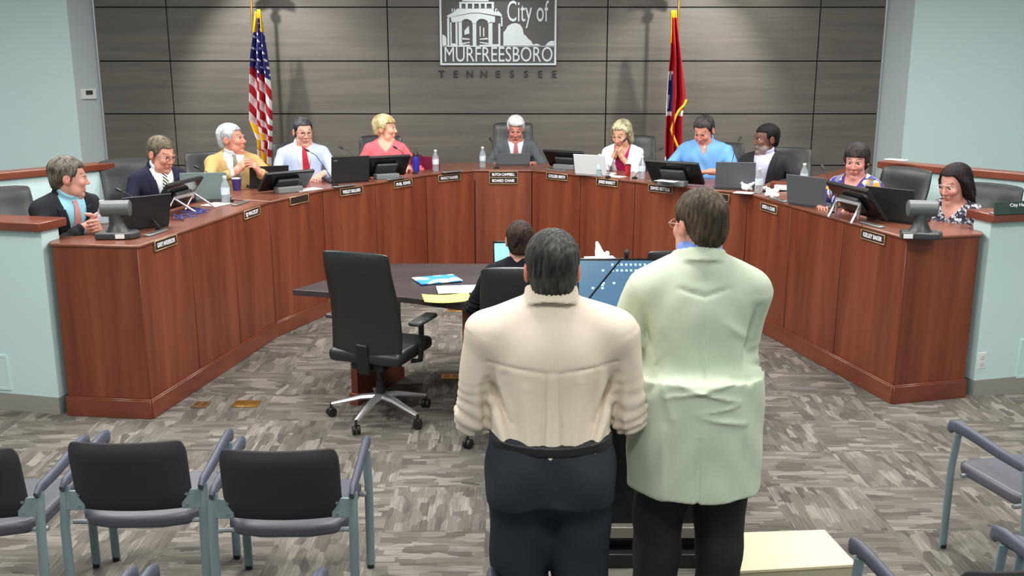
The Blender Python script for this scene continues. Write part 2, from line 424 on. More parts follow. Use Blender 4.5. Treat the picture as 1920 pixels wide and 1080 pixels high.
def torso(sd, T, A, e, bulk=1., belly=0., fem=0., sh=.185, k=.05):
    """T=(R,t) torso frame; adds trunk prims"""
    sd.frame(*T); sd.e = e; b = bulk
    w = 1 - .1 * fem
    sd.ell((0, .0, .03), (.165 * b, .125 * b, .13), k=k)
    sd.ell((0, -.012 - .02 * belly, .17), (.15 * b * (1 - .12 * fem) + .015 * belly, .115 * b + .04 * belly, .17), k=k)
    sd.ell((0, .0, .35), (.165 * b * w, .118 * b, .17), k=k)
    sd.cap((-sh + .045, .012, .415), (sh - .045, .012, .415), .056, .056, k=.04)
    sd.cap((0, .02, .492), (-sh + .02, .012, .428), .046, .04, k=.03); sd.cap((0, .02, .492), (sh - .02, .012, .428), .046, .04, k=.03)
    if fem:
        for x in (-1, 1): sd.ell((x * .075, -.085, .31), (.065, .06, .065), k=.03)
    sd.e = 0
def face(sd, Hd, s=1., fem=0, beard=0, nose=1., wide=1.):
    Rh, th = Hd; sd.frame(Rh, th); q = lambda *a: tuple(v * s for v in a)
    sd.ell(q(0, .018, .042), q(.075 * wide, .095, .078), k=.02)
    sd.ell(q(0, -.028, -.012), q(.061 * wide, .07, .085), k=.03)
    sd.cap(q(-.033 * wide, -.038, -.072), q(.033 * wide, -.038, -.072), (.030 if fem else .036) * s, k=.03)
    sd.ell(q(0, -.075, -.093), q(.02, .022, .017), k=.02)
    for x in (-1, 1):
        sd.ell(q(x * .036, -.07, -.018), q(.024, .024, .022), k=.02)
        sd.ell(q(x * .031, -.098, .012), q(.018, .013, .0105), k=.009, op='s')
        sd.ell(q(x * .079 * wide, .012, -.002), q(.010, .022, .033), k=.008)
        sd.ell(q(x * .091 * wide, .004, .002), q(.008, .010, .017), k=.006, op='s')
    sd.cap(q(-.036, -.089, .030), q(.036, -.089, .030), (.0055 if fem else .0075) * s, k=.014)
    sd.cap(q(0, -.094, .014), q(0, -.107 - .004 * nose, -.020), .0070 * s, .0105 * s, k=.011)
    for x in (-1, 1): sd.ell(q(x * .011, -.099, -.025), q(.0085, .009, .007), k=.006)
    sd.cap(q(-.019, -.0925, -.051), q(.019, -.0925, -.051), .0075 * s, k=.008)
    sd.cap(q(-.016, -.091, -.063), q(.016, -.091, -.063), .0085 * s, k=.008)
    sd.cap(q(-.022, -.103, -.0568), q(.022, -.103, -.0568), .0025 * s, k=.004, op='s')
    sd.frame()
def face_col(V, Hd, s, skin, lip, brow, beardc=None):
    q = (V - Hd[1]) @ Hd[0] / s; c = np.tile(np.array(lin(skin)[:3]), (len(V), 1))
    def blend(w, rgb):
        w = np.clip(w, 0, 1)[:, None]; c[:] = c * (1 - w) + np.array(lin(rgb)[:3]) * w
    x, y, z = np.abs(q[:, 0]), q[:, 1], q[:, 2]
    fr = (y < -.06)
    red = np.array(lin(skin)[:3]) * np.array([1.08, .82, .80])
    w = np.exp(-((x - .038) / .018) ** 2 - ((z + .022) / .02) ** 2) * fr * .6; w = np.maximum(w, np.exp(-(x / .014) ** 2 - ((z + .02) / .014) ** 2) * fr * .6)
    w = np.maximum(w, (x > .078) * .6 * (np.abs(z) < .04))
    c[:] = c * (1 - w[:, None]) + red * w[:, None]
    if beardc is not None:
        bw = (1 - np.clip((z + .035 + .25 * (y + .09)) / .012, 0, 1)) * (y < .0) * (z > -.13) * .75; blend(bw, beardc)
    blend((np.abs(z + .057) < .010 * (1 - (x / .026) ** 2)) * (x < .026) * (y < -.085) * .8, lip)
    bz = .037 + .003 * np.sin(np.clip((x - .012) / .036, 0, 1) * PI)
    blend((np.abs(z - bz) < .0048) * (x > .012) * (x < .05) * (y < -.06) * .7, brow)
    blend((np.abs(z - .0175) < .0025) * (x > .017) * (x < .045) * (y < -.068) * .6, (60, 40, 35))
    return c
def hair(sd, Hd, s, style, vol=1.0):
    sd.frame(*Hd); q = lambda *a: tuple(v * s for v in a); v = vol
    if style == 'long':
        sd.ell(q(0, .02, .045), q(.092 * v, .11 * v, .093), k=.02)
        for x in (-1, 1):
            sd.cap(q(x * .078, .0, .02), q(x * .092, .0, -.10), .034 * s, .034 * s, k=.03); sd.cap(q(x * .092, -.0, -.09), q(x * .088, -.02, -.19), .034 * s, .022 * s, k=.03)
        sd.ell(q(0, .065, -.06), q(.09, .055, .13), k=.04)
        keep = [lambda P: .088 * s - P[..., 2], lambda P: -.030 * s - P[..., 1] - .3 * (P[..., 2] - .02 * s)]
    elif style == 'bob':
        sd.ell(q(0, .02, .045), q(.09 * v, .108 * v, .09), k=.02)
        for x in (-1, 1): sd.cap(q(x * .076, .0, .03), q(x * .082, .012, -.07), .028 * s, .024 * s, k=.03)
        sd.ell(q(0, .06, -.03), q(.082, .052, .085), k=.03)
        keep = [lambda P: .080 * s - P[..., 2], lambda P: -.034 * s - P[..., 1] - .3 * (P[..., 2] - .02 * s)]
    elif style == 'fshort':
        sd.ell(q(0, .016, .048), q(.089 * v, .108 * v, .09 * v), k=.02); sd.ell(q(0, .06, -.02), q(.07, .05, .06), k=.03)
        keep = [lambda P: .062 * s - P[..., 2], lambda P: np.maximum(-.034 * s - P[..., 1], -.004 * s - P[..., 2]), lambda P: np.maximum(.014 * s - P[..., 1], -.06 * s - P[..., 2])]
    elif style == 'fringe':
        sd.ell(q(0, .016, .046), q(.09 * v, .108 * v, .088 * v), k=.02); sd.ell(q(0, .05, -.02), q(.078, .055, .075), k=.03)
        for x in (-1, 1): sd.cap(q(x * .068, .0, .02), q(x * .072, .015, -.025), .020 * s, .016 * s, k=.02)
        keep = [lambda P: .058 * s - P[..., 2] - .12 * np.abs(P[..., 0]), lambda P: -.04 * s - P[..., 1]]
    elif style == 'bun':
        sd.ell(q(0, .022, .04), q(.083, .103, .088), k=.02); sd.ell(q(0, .06, -.02), q(.07, .055, .07), k=.03)
        for i in range(3): sd.cap(q(-.02 + .02 * i, .1, .075 - .01 * i), q(.01 + .012 * i, .118, .03 - .02 * i), .016 * s, .012 * s, k=.008)
        keep = [lambda P: .07 * s - P[..., 2], lambda P: np.maximum(-.03 * s - P[..., 1], -.01 * s - P[..., 2]), lambda P: np.maximum(.02 * s - P[..., 1], -.075 * s - P[..., 2])]
    elif style == 'fuzz':
        sd.ell(q(0, .02, .044), q(.081 * v, .101 * v, .087 * v), k=.02); sd.ell(q(0, .06, -.02), q(.066, .045, .06), k=.03)
        keep = [lambda P: .066 * s - P[..., 2], lambda P: np.maximum(-.03 * s - P[..., 1], .012 * s - P[..., 2]), lambda P: np.maximum(.024 * s - P[..., 1], -.062 * s - P[..., 2]), lambda P: np.maximum(np.abs(P[..., 1] + .006 * s) - .012 * s, -.012 * s - P[..., 2])]
    else:
        sd.ell(q(0, .018, .045), q(.084 * v, .106 * v, .09 * v), k=.02); sd.ell(q(0, .062, -.02), q(.069, .047, .065), k=.03)
        if style == 'part':
            sd.cap(q(-.04, -.05, .105), q(.05, -.055, .095), .026 * s, k=.03)
        keep = [lambda P: .076 * s - P[..., 2], lambda P: np.maximum(-.036 * s - P[..., 1] - .25 * (P[..., 2] - .02 * s), .016 * s - P[..., 2]), lambda P: np.maximum(.024 * s - P[..., 1], (-.085 if style == 'full' else -.068) * s - P[..., 2]), lambda P: np.maximum(np.abs(P[..., 1] + .008 * s) - .014 * s, -.022 * s - P[..., 2])]
    def K(P):
        d = keep[0](P)
        for g in keep[1:]: d = np.minimum(d, g(P))
        return d
    sd.fn(K, k=.012, op='i')
    def strand(P):
        a = np.arctan2(P[..., 0], P[..., 1] - .02 * s + 1e-6); return .0016 * np.sin(a * 34 + P[..., 2] * 60 / s) + .0013 * np.sin(P[..., 0] * 300 + P[..., 2] * 130) * np.sin(P[..., 1] * 230)
    sd.fn(strand, op='d'); sd.frame()
def wrinkle(amp, f=1., seed=0.):
    return lambda P: amp * (np.sin(P[..., 2] * 38 * f + 5 * np.sin(P[..., 0] * 14 * f + seed) + seed) * .5 + np.sin(P[..., 0] * 42 * f + P[..., 2] * 21 * f + 3 * np.sin(P[..., 1] * 17 + seed)) * .35 + np.sin(P[..., 1] * 47 * f - P[..., 2] * 27 * f + 2 * seed) * .35)
def armfold(arms, amp):
    def f(P):
        D = np.zeros(P.shape[:-1])
        for sd_, key, Sh, El, Wr in arms:
            for a, b, c0, w in ((Sh, El, 1.0, .33), (El, Wr, .05, .45)):
                ab = b - a; L = math.sqrt(ab @ ab); u = ab / L; q = P - a; s = q @ u; r = np.linalg.norm(q - s[..., None] * u, axis=-1)
                ph = q[..., 0] * 9 + q[..., 2] * 13; D += amp * np.sin(s * 170 + 2.2 * np.sin(ph * 2)) * np.exp(-((s / L - c0) / w) ** 2) * np.exp(-(np.maximum(r - .03, 0) / .05) ** 2)
                D += amp * .6 * np.sin(s * 60 + ph * 3) * np.exp(-(np.maximum(r - .03, 0) / .05) ** 2) * ((s > -.02) & (s < L))
        return D
    return f
def creases(lst):
    L = [(np.array(a, float), np.array(b, float), w, h) for a, b, w, h in lst]
    def f(P):
        D = np.zeros(P.shape[:-1])
        for a, b, w, h in L:
            a = a * V3(1, 0, 1); b = b * V3(1, 0, 1); ab = b - a; q = (P - a) * V3(1, 0, 1); t = q @ ab / (ab @ ab); tc = np.clip(t, 0, 1); d = np.linalg.norm(q - tc[..., None] * ab, axis=-1)
            D += h * np.exp(-(d / w) ** 2) * (P[..., 1] > -.02) * (.35 + .65 * np.sin(PI * np.clip(tc, .06, .94)))
        return D
    return f
def project(sd, T, pts, front=-1, off=.004, y0=.34):
    """drop points (x,z) of the torso frame onto the surface, from the front"""
    pts = np.array(pts, float); ys = np.linspace(front * y0, front * .02, 90)
    P = np.stack([np.repeat(pts[:, 0], 90), np.tile(ys, len(pts)), np.repeat(pts[:, 1], 90)], -1)
    D = sd.ev(P @ T[0].T + T[1]).reshape(len(pts), 90)
    i = np.argmax(D < 0, axis=1); i = np.maximum(i, 1); r = np.arange(len(pts))
    d0 = D[r, i - 1]; d1 = D[r, i]; t = d0 / (d0 - d1 + 1e-9); y = ys[i - 1] + (ys[i] - ys[i - 1]) * np.clip(t, 0, 1)
    q = np.stack([pts[:, 0], y + front * off, pts[:, 1]], -1)
    return q @ T[0].T + T[1]
def patch(name, sd, T, rows, m, parent, off=.004, thick=.003, front=-1):
    """rows: list of rows of (x,z); all rows same length"""
    nv = len(rows); nu = len(rows[0]); pts = [p for r_ in rows for p in r_]
    A = project(sd, T, pts, front, off + thick); B = project(sd, T, pts, front, off - .006)
    b = MB(); n = nu * nv; vs = [tuple(p) for p in A] + [tuple(p) for p in B]; fs = []
    for j in range(nv - 1):
        for i in range(nu - 1):
            a = j * nu + i; fs.append((a, a + 1, a + nu + 1, a + nu)); fs.append((n + a, n + a + nu, n + a + nu + 1, n + a + 1))
    for i in range(nu - 1): fs.append((i, n + i, n + i + 1, i + 1)); a = (nv - 1) * nu + i; fs.append((a, a + 1, n + a + 1, n + a))
    for j in range(nv - 1): a = j * nu; fs.append((a, a + nu, n + a + nu, n + a)); a += nu - 1; fs.append((a, n + a, n + a + nu, a + nu))
    b.add(vs, fs); return b.build(name, m, parent, angle=50)
def lerp(a, b, t): return a + (b - a) * t

def person(label, group=None, **S):
    g = S.get; hs = g('hs', 1.05); fem = g('fem', 0); bulk = g('bulk', 1.); belly = g('belly', 0); stand = g('stand', 0)
    lean = R(g('lean', 8)); sh = g('sh', .165 if fem else .19); skin = g('skin', (214, 160, 138))
    tl = g('tl', 1.0)
    pel = V3(0, 0, .94 if stand else .55); Rt = rz(R(g('tyaw', 0))) @ ry(R(g('tside', 0))) @ rx(lean); T = (Rt, pel)
    tp = lambda *a: Rt @ V3(*a) + pel
    # head
    rot = R(g('rot', 0)); Rh = rz(R(g('hyaw', 0)) - rot) @ rx(R(g('hpitch', 0))) @ ry(R(g('hroll', 0)))
    nb = tp(0, .02, .50); hc = nb + (Rt @ V3(0, -.035, 1) * .5 + Rh @ V3(0, -.02, 1) * .5) * g('neck', .118) * (.5 + .5 * hs)
    Hd = (Rh, hc)
    # place so that the head centre stands at the wanted point
    if 'head' in S:
        W = at(*S['head'], Y=S['Y']); scl = g('scale', 1.); o2 = rz(rot) @ hc * scl; loc = Vector((W.x - o2[0], W.y - o2[1], W.z - o2[2]))
    else: loc = Vector(S['loc'])
    if 'z' in S: loc.z = S['z']
    if stand: loc.z = 0
    arms = []
    for sd_, key in ((-1, 'R'), (1, 'L')):
        Sh = tp(sd_ * sh, .01, .415); Tg = np.array(g('w' + key, (sd_ * .13, -.36, .80)), float)
        El, Wr = ik(Sh, Tg, .285, .25, np.array(g('p' + key, (sd_ * .8, .2, -1)), float)); arms.append((sd_, key, Sh, El, Wr))
    # ---- body
    b = Sdf(); face(b, Hd, hs, fem, wide=g('wide', 1.)); b.frame()
    b.cap(nb - Rt @ V3(0, 0, .04), hc + Rh @ V3(0, .022, -.05) * hs, (.052 if fem else .06) * g('neckw', 1), (.048 if fem else .055) * g('neckw', 1), k=.02)
    torso(b, T, arms, 0, bulk * .93, belly * .8, fem, sh - .01); b.frame()
    for sd_, key, Sh, El, Wr in arms:
        b.cap(Sh, El, .047, .037, k=.03); b.cap(El, Wr, .037, .026, k=.012)
        fd = np.array(g('f' + key, Wr - El), float); pn = np.array(g('n' + key, (0, 0, -1)), float)
        hand(b, Wr, fd, pn, sd_, g('c' + key, 30), g('s' + key, 4), g('hand', 1.0) * (.92 if fem else 1.05))
    if stand:
        for x in (-1, 1): b.cap((x * .09, 0, .90), (x * .095, -.01, .50), .075, .052, k=.03); b.cap((x * .095, -.01, .50), (x * .10, .02, .09), .05, .035, k=.02); b.cap((x * .10, .03, .045), (x * .11, -.14, .035), .04, .032, k=.02)
    else:
        for x in (-1, 1): b.cap((x * .09, 0, .53), (x * .12, -.30, .51), .075, .055, k=.03); b.cap((x * .12, -.30, .50), (x * .12, -.18, .10), .05, .036, k=.02); b.cap((x * .12, -.16, .05), (x * .13, -.32, .04), .035, .03, k=.02)
    h = g('h', .0055)
    V, F = surface(b, (-.75, -.85, -.02), (.75, .5, 2.0), h)
    col = face_col(V, Hd, hs, skin, g('lip', tuple(int(v * k) for v, k in zip(skin, (.86, .62, .62)))), g('brow', (90, 70, 60)), g('beard'))
    body = mesh_obj('person', V, F, M_skin, None, col); body.location = loc; body.rotation_euler = (0, 0, rot); body.scale = (g('scale', 1.),) * 3
    tag(body, label, 'person', group)
    # eyes
    eR = .0112 * hs
    if not g('back'):
        for x in (-1, 1):
            m = MB(); m.lathe([(eR * math.sin(PI * i / 10), -eR * math.cos(PI * i / 10)) for i in range(1, 10)], seg=14)
            n = len(m.v); vv = np.array(m.v); cc = np.tile(np.array([.55, .53, .5]), (n, 1)); cc[vv[:, 2] > eR * .74] = lin(g('iris', (60, 50, 45)))[:3]
            me = bpy.data.meshes.new('eye'); me.from_pydata(m.v, [], m.f); a = me.color_attributes.new('Col', 'FLOAT_COLOR', 'POINT'); a.data.foreach_set('color', np.c_[cc, np.ones(n)].astype(np.float32).ravel())
            me.polygons.foreach_set('use_smooth', [True] * len(me.polygons)); me.materials.append(M_eye)
            o = bpy.data.objects.new('eye', me); COL.objects.link(o); o.parent = body
            c = Rh @ (V3(x * .031, -.0783, .0105) * hs) + hc; Re = Rh @ rx(R(90 + g('gaze', 8)))
            o.matrix_local = Matrix.Translation(Vector(c)) @ Matrix(Re.tolist()).to_4x4()
    # hair
    if g('hair'):
        hd = Sdf(); hair(hd, Hd, hs, g('hair'), g('vol', 1.0)); hl = hc - .3; hh = hc + .24
        V, F = surface(hd, hl, hh, g('hh', .004)); ho = mesh_obj('hair', V, F, g('hmat'), body)
    # ---- clothes
    def sleeves(sd2, e, upto=1.0, flare=0., k=.022):
        sd2.frame()
        for sd_, key, Sh, El, Wr in arms:
            aw = g('aw', 1.)
            sd2.cap(Sh, El, .050 * aw + e, .040 * aw + e, k=k)
            if upto > .05: sd2.cap(El, lerp(El, Wr, upto), .041 * aw + e, .031 + e + flare, k=.015)
            elif upto > 0: pass
    def vcut(vb, top, wt, yl=0.0):
        def f(P):
            w = np.clip((P[..., 2] - vb) / (top - vb), 0, 1.4) * wt
            return np.maximum.reduce([np.abs(P[..., 0]) - w, vb - P[..., 2], P[..., 1] - yl])
        return f
    def neckcut(sd2, r=.06, z=.48, k=.006):
        sd2.frame(*T); sd2.cap((0, .012, z), (0, -.03, z + .25), r, r + .02, k=k, op='s')
    def collar(sd2, r, z0, hgt, thick=.0065, open_=.0, tilt=16):
        Rc = Rt @ rx(R(tilt)); c = tp(0, g('coly', .008), z0); sd2.frame(Rc, c)
        def f(P):
            rr = np.sqrt((P[..., 0] / 1.0) ** 2 + ((P[..., 1] - .006) / 1.08) ** 2); d = np.abs(rr - (r + .12 * P[..., 2] * -1)) - thick
            d = np.maximum(d, np.abs(P[..., 2]) - hgt)
            if open_: d = np.maximum(d, -(P[..., 1] + r * open_))
            return d
        sd2.fn(f, k=.006); sd2.frame()
    kind = g('wear'); cm = g('cloth'); hc_ = g('hcl', .0075)
    lo, hi = (-.75, -.85, .0), (.75, .5, 1.75)
    skirt = g('hem', .0)
    def make(name, sd2, m): 
        V, F = surface(sd2, lo, hi, hc_); return mesh_obj(name, V, F, m, body)
    if kind == 'suit':
        shs = Sdf(); torso(shs, T, arms, .007, bulk, belly, fem, sh); sleeves(shs, .0, .97); neckcut(shs, .052, .50)
        collar(shs, .068 * (.5 + .5 * hs), g('colz', .540), .022)
        make('shirt', shs, g('shirt'))
        tt = Sdf(); torso(tt, T, arms, .007, bulk, belly, fem, sh); tt.frame()
        if g('tie'):
            zs = np.linspace(.508, .12, 16); rows = []
            for i, z in enumerate(zs):
                w = .017 if i == 0 else (.0135 if i == 1 else lerp(.017, .04, (i - 1) / 14)); w *= g('tiew', 1)
                rows.append([(-w + g('tiex', 0) * i / 15, z), (0 + g('tiex', 0) * i / 15, z), (w + g('tiex', 0) * i / 15, z)])
            patch('tie', tt, T, rows, g('tie'), body, .008, .004)
        j = Sdf(); torso(j, T, arms, .022 if stand else .015, bulk, belly, fem, sh + .006); sleeves(j, .014 if stand else .010, .9, .006)
        j.frame(*T); vb = g('vb', .17)
        if skirt:
            def sk(P): return np.maximum((np.sqrt((P[..., 0] / .207) ** 2 + ((P[..., 1] - .02) / .185) ** 2) - 1) * .16, np.abs(P[..., 2] + .03) - .20)
            j.fn(sk, k=.05); j.fn(lambda P: -.19 - P[..., 2], k=.004, op='i')
        j.fn(vcut(vb, .5, g('vw', .075)), k=.004, op='s'); neckcut(j, .064, .49)
        j.fn(vcut(-.1, vb + .02, .006), k=.01, op='s')
        collar(j, .080 * (.5 + .5 * hs), g('colz', .540) - .022, .022, .007, .1)
        j.frame(); j.fn(armfold(arms, g('af', .0065)), op='d')
        if g('cre'): j.fn(creases(g('cre')), op='d')
        j.fn(wrinkle(g('wr', .0035), g('wrf', 1), len(label)), op='d')
        make('jacket', j, cm)
        jj = Sdf(); torso(jj, T, arms, .016, bulk, belly, fem, sh + .006); jj.frame()
        for x in (-1, 1):
            rows = []
            for i in range(11):
                t = i / 10; z = lerp(vb, .47, t); w = np.clip((z - vb) / (.5 - vb), 0, 1) * g('vw', .075); lw = .062 * min(1, t * 1.7) * (1 if t < .72 else .72)
                rows.append([(x * (w + lw * u), z - (.012 * u if .7 < t < .9 else 0)) for u in (0, .5, 1)])
            patch('lapel', jj, T, rows, g('lapel', cm), body, .005, .006)
        if g('badge'):
            patch('lapel_pin', jj, T, [[(.085, .33), (.105, .33)], [(.085, .352), (.105, .352)]], M_white, body, .008, .003)
    elif kind in ('shirt', 'blouse', 'cardigan'):
        up = g('sleeve', .97)
        if kind == 'cardigan':
            s0 = Sdf(); torso(s0, T, arms, .008, bulk, belly, fem, sh); s0.frame(*T); s0.fn(vcut(.36, .5, .07), k=.008, op='s'); neckcut(s0, .07, .45); make('top', s0, g('inner'))
        s2 = Sdf(); e = .016 if kind == 'cardigan' else g('ce', .012)
        torso(s2, T, arms, e, bulk, belly, fem, sh + (.012 if g('loose') else .004)); sleeves(s2, e * .8, up, g('flare', .004))
        s2.frame(*T)
        if skirt: s2.ell((0, .0, -.02), (.18 * bulk, .14 * bulk, .2), k=.06)
        if kind == 'cardigan': s2.fn(vcut(.02, .5, .085), k=.006, op='s'); neckcut(s2, .075, .47)
        elif kind == 'blouse':
            s2.fn(vcut(g('vb', .38), .5, g('vw', .08)), k=.012, op='s'); neckcut(s2, g('nc', .072), .46)
        else:
            s2.fn(vcut(.42, .5, .035), k=.005, op='s') if not g('back') else None
            neckcut(s2, .056, .50); collar(s2, .070 * (.5 + .5 * hs) * g('colr', 1), g('colz', .540), g('colh', .022), .006, 0 if g('back') else .55)
        if stand: s2.fn(lambda P: .075 - P[..., 2], k=.004, op='i')
        s2.frame(); s2.fn(armfold(arms, g('af', .0065)), op='d')
        if g('cre'): s2.fn(creases(g('cre')), op='d')
        s2.fn(wrinkle(g('wr', .004), g('wrf', 1), len(label)), op='d')
        if g('smat'): cm = g('smat')
        make('shirt' if kind == 'shirt' else kind, s2, cm)
        if g('inner') and kind == 'shirt':
            s3 = Sdf(); s3.frame(*T); s3.ell((0, -.045, .475), (.045, .05, .045), k=.01); neckcut(s3, .05, .5); s3.frame(); make('undershirt', s3, g('inner'))
    if g('legs'):
        p = Sdf(); p.frame(*T); p.e = .02 if stand else .012
        p.ell((0, .005, .02), (.165 * bulk, .13 * bulk, .13), k=.05); p.e = 0
        if stand: p.fn(lambda P: np.maximum((np.sqrt((P[..., 0] / (.176 * bulk)) ** 2 + ((P[..., 1] - .005) / (.140 * bulk)) ** 2) - 1) * .15, np.abs(P[..., 2] - .03) - .12), k=.02)
        p.frame(); p.e = .02 if stand else .012
        if stand:
            for x in (-1, 1):
                p.ell((x * .085, .06, .90), (.085, .08, .10), k=.05)
                p.cap((x * .092, .005, .90), (x * .10, -.005, .50), .088 * g('lw', 1), .066 * g('lw', 1), k=.04); p.cap((x * .10, -.005, .50), (x * .105, .02, .08), .066 * g('lw', 1), .052, k=.03)
        else:
            for x in (-1, 1): p.cap((x * .09, 0, .53), (x * .12, -.30, .51), .085, .066, k=.04); p.cap((x * .12, -.30, .50), (x * .12, -.18, .12), .062, .05, k=.03)
        p.frame(); p.e = 0
        p.frame(*T); p.fn(lambda P: P[..., 2] - .105, k=.004, op='i'); p.frame()
        p.fn(wrinkle(.005 if stand else .003, .8, 3.), op='d'); make('trousers', p, g('legs'))
        if stand:
            bt = Sdf(); bt.frame(*T); bt.fn(lambda P: (np.sqrt((P[..., 0] / (.183 * bulk)) ** 2 + ((P[..., 1] - .005) / (.147 * bulk)) ** 2) - 1) * .15, k=.01); bt.fn(lambda P: np.abs(P[..., 2] - .085) - .018, k=.003, op='i'); bt.frame(); make('belt', bt, M_blkplastic)
            for x in (-1, 1):
                sh_ = Sdf(); sh_.cap((x * .105, .05, .045), (x * .12, -.17, .035), .05, .042, k=.02); sh_.fn(lambda P: .002 - P[..., 2], k=.003, op='i'); V, F = surface(sh_, (-.3, -.3, -.02), (.3, .2, .2), .006); mesh_obj('shoe', V, F, M_blkplastic, body)
    if g('glasses'):
        m = MB(); q = lambda *a: Rh @ (V3(*a) * hs) + hc
        for x in (-1, 1):
            ring = [q(x * .033 + .0215 * math.cos(t), -.109 + .05 * abs(x * .033 + .0215 * math.cos(t)) * .5, .010 + .0155 * math.sin(t)) for t in np.linspace(0, 2 * PI, 17)]
            m.tube(ring, g('gw', .0016) * hs, 6); m.tube([q(x * .055, -.104, .016), q(x * .074, -.085, .016), q(x * .083, .01, .012), q(x * .084, .03, -.002)], .0018 * hs, 6)
        m.tube([q(-.012, -.112, .014), q(0, -.115, .017), q(.012, -.112, .014)], .0016 * hs, 6); m.build('glasses', g('glasses'), body)
    if g('extra'): g('extra')(body, T, Hd, arms, hs)
    print('PERSON', label[:40], 'loc', [round(v, 2) for v in loc], 'headtop z', round(loc.z + hc[2] + .125 * hs, 2))
    return body
# ------------------------------------------------------------------ setting
HD = 1.13; PLAT = .38; YW = 12.0
m = MB(); m.box((0, 5, -.05), (16, 16, .1)); struct(m.build('floor', M_carpet, smooth=False))
m = MB(); m.box((0, 5, 3.75), (16, 16, .1)); struct(m.build('ceiling', mat('ceiling_white', (225, 228, 226), .9), smooth=False))
# raised platform behind the dais
FR = [(-2.865, 6.033), (-2.303, 5.966), (-1.95, 7.88), (-1.66, 8.62), (-1.263, 9.12), (-.85, 9.78), (-.385, 10.17), (.205, 10.17), (.672, 9.75), (1.149, 9.23), (1.574, 8.80), (2.015, 8.40), (2.538, 6.246), (3.075, 6.38)]
inner = offset_poly(FR[1:13], .06)
m = MB(); pl = [(-5.3, 12), (-5.3, 6.25)] + [(-2.75, 6.25)] + inner[1:11] + [(3.0, 6.55), (5.3, 6.6), (5.3, 12)]
m.prism(pl, 0, PLAT); struct(m.build('floor_platform', M_carpet, smooth=False))
# back wall: timber-grey laminate boards with dark joints, real grooves between the boards
wx = [at(x, 100, Y=YW).x for x in (183, 318, 728, 1138, 1533, 1655)]
zrows = [at(960, y, Y=YW).z for y in (213.5, 114.5, 13.5)]
dz = zrows[1] - zrows[0]; zz = [PLAT, zrows[0] - dz * 2, zrows[0] - dz, zrows[0], zrows[1], zrows[2], zrows[2] + dz, 3.7]
m = MB(); m.box(((wx[0] + wx[-1]) / 2, YW + .06, 2.0), (wx[-1] - wx[0], .06, 3.5)); struct(m.build('wall_back', M_black, smooth=False))
m = MB()
for i in range(5):
    for j in range(len(zz) - 1):
        if zz[j + 1] - zz[j] < .05: continue
        m.box(((wx[i] + wx[i + 1]) / 2, YW + .015, (zz[j] + zz[j + 1]) / 2), (wx[i + 1] - wx[i] - .014, .03, zz[j + 1] - zz[j] - .014))
struct(m.build('wall_back_boards', panel_wood, smooth=False))
# painted returns and side walls
fl = at(139, 150, Y=11.7).x; fr = at(1703, 150, Y=11.7).x
def wallseg(name, a, b, z0, z1, th, mt):
    a = Vector(a); b = Vector(b); d = (b - a).normalized(); n = Vector((-d.y, d.x)) * th
    m = MB(); m.prism([tuple(a), tuple(b), tuple(b + n), tuple(a + n)], z0, z1); return struct(m.build(name, mt, smooth=False))
wallseg('wall_left_return', (wx[0] - .03, YW + .05), (fl, 11.7), 0, 3.72, -.12, shaded_wall)
wallseg('wall_left', (fl, 11.7), (-7.9, 10.5), 0, 3.72, -.12, white_wall)
wallseg('wall_right_return', (fr, 11.7), (wx[-1] + .03, YW + .05), 0, 3.72, -.12, shaded_wall)
wallseg('wall_right', (7.9, 10.5), (fr, 11.7), 0, 3.72, -.12, white_wall)
m = MB(); m.box((0, -2.95, 1.85), (16, .1, 3.7)); struct(m.build('wall_front', white_wall, smooth=False))
for sx, nm in ((-7.95, 'wall_side_left'), (7.95, 'wall_side_right')):
    m = MB(); m.box((sx, 3.5, 1.85), (.1, 13, 3.7)); struct(m.build(nm, white_wall, smooth=False))
# low guard walls with timber caps
def guard(name, pts, z0, ztop, th=.14, cap=.2, base=False, capname='wood_cap', zc=.055, label=None, cx=0):
    a = Vector(pts[0]); b = Vector(pts[1]); d = (b - a).normalized(); n = Vector((-d.y, d.x))
    m = MB(); m.prism([tuple(a - n * th / 2), tuple(b - n * th / 2), tuple(b + n * th / 2), tuple(a + n * th / 2)], z0, ztop - zc)
    w = struct(m.build(name, white_wall, smooth=False))
    m = MB(); e = d * .03; m.prism([tuple(a - e - n * cap / 2), tuple(b + e - n * cap / 2), tuple(b + e + n * cap / 2), tuple(a - e + n * cap / 2)], ztop - zc, ztop)
    c = m.build(capname, cherry_trim, w, bevel=.006)
    if base:
        m = MB(); m.prism([tuple(a - n * (th / 2 + .006)), tuple(b - n * (th / 2 + .006)), tuple(b + n * (th / 2 + .006)), tuple(a + n * (th / 2 + .006))], 0, .115); m.build('baseboard', M_rubberbase, w, smooth=False)
    return w
nl = guard('wall_low_left', [(-5.4, 6.72), (-2.905, 6.12)], 0, 1.26, .16, .26, True)
nr = guard('wall_low_right', [(3.12, 6.47), (5.5, 7.1)], 0, 1.26, .16, .26, True)
rl = guard('wall_rail_left', [(-4.5, 6.5), (-3.32, 8.08)], PLAT, 1.42, .12, .17)
rr_ = guard('wall_rail_right', [(3.1, 8.2), (4.5, 6.45)], PLAT, 1.42, .12, .17)
guard('wall_platform_left', [(-3.75, 10.35), (-2.60, 8.93)], PLAT, 1.17, .10, .17)
guard('wall_platform_right', [(2.62, 8.80), (3.55, 10.1)], PLAT, 1.17, .10, .17)
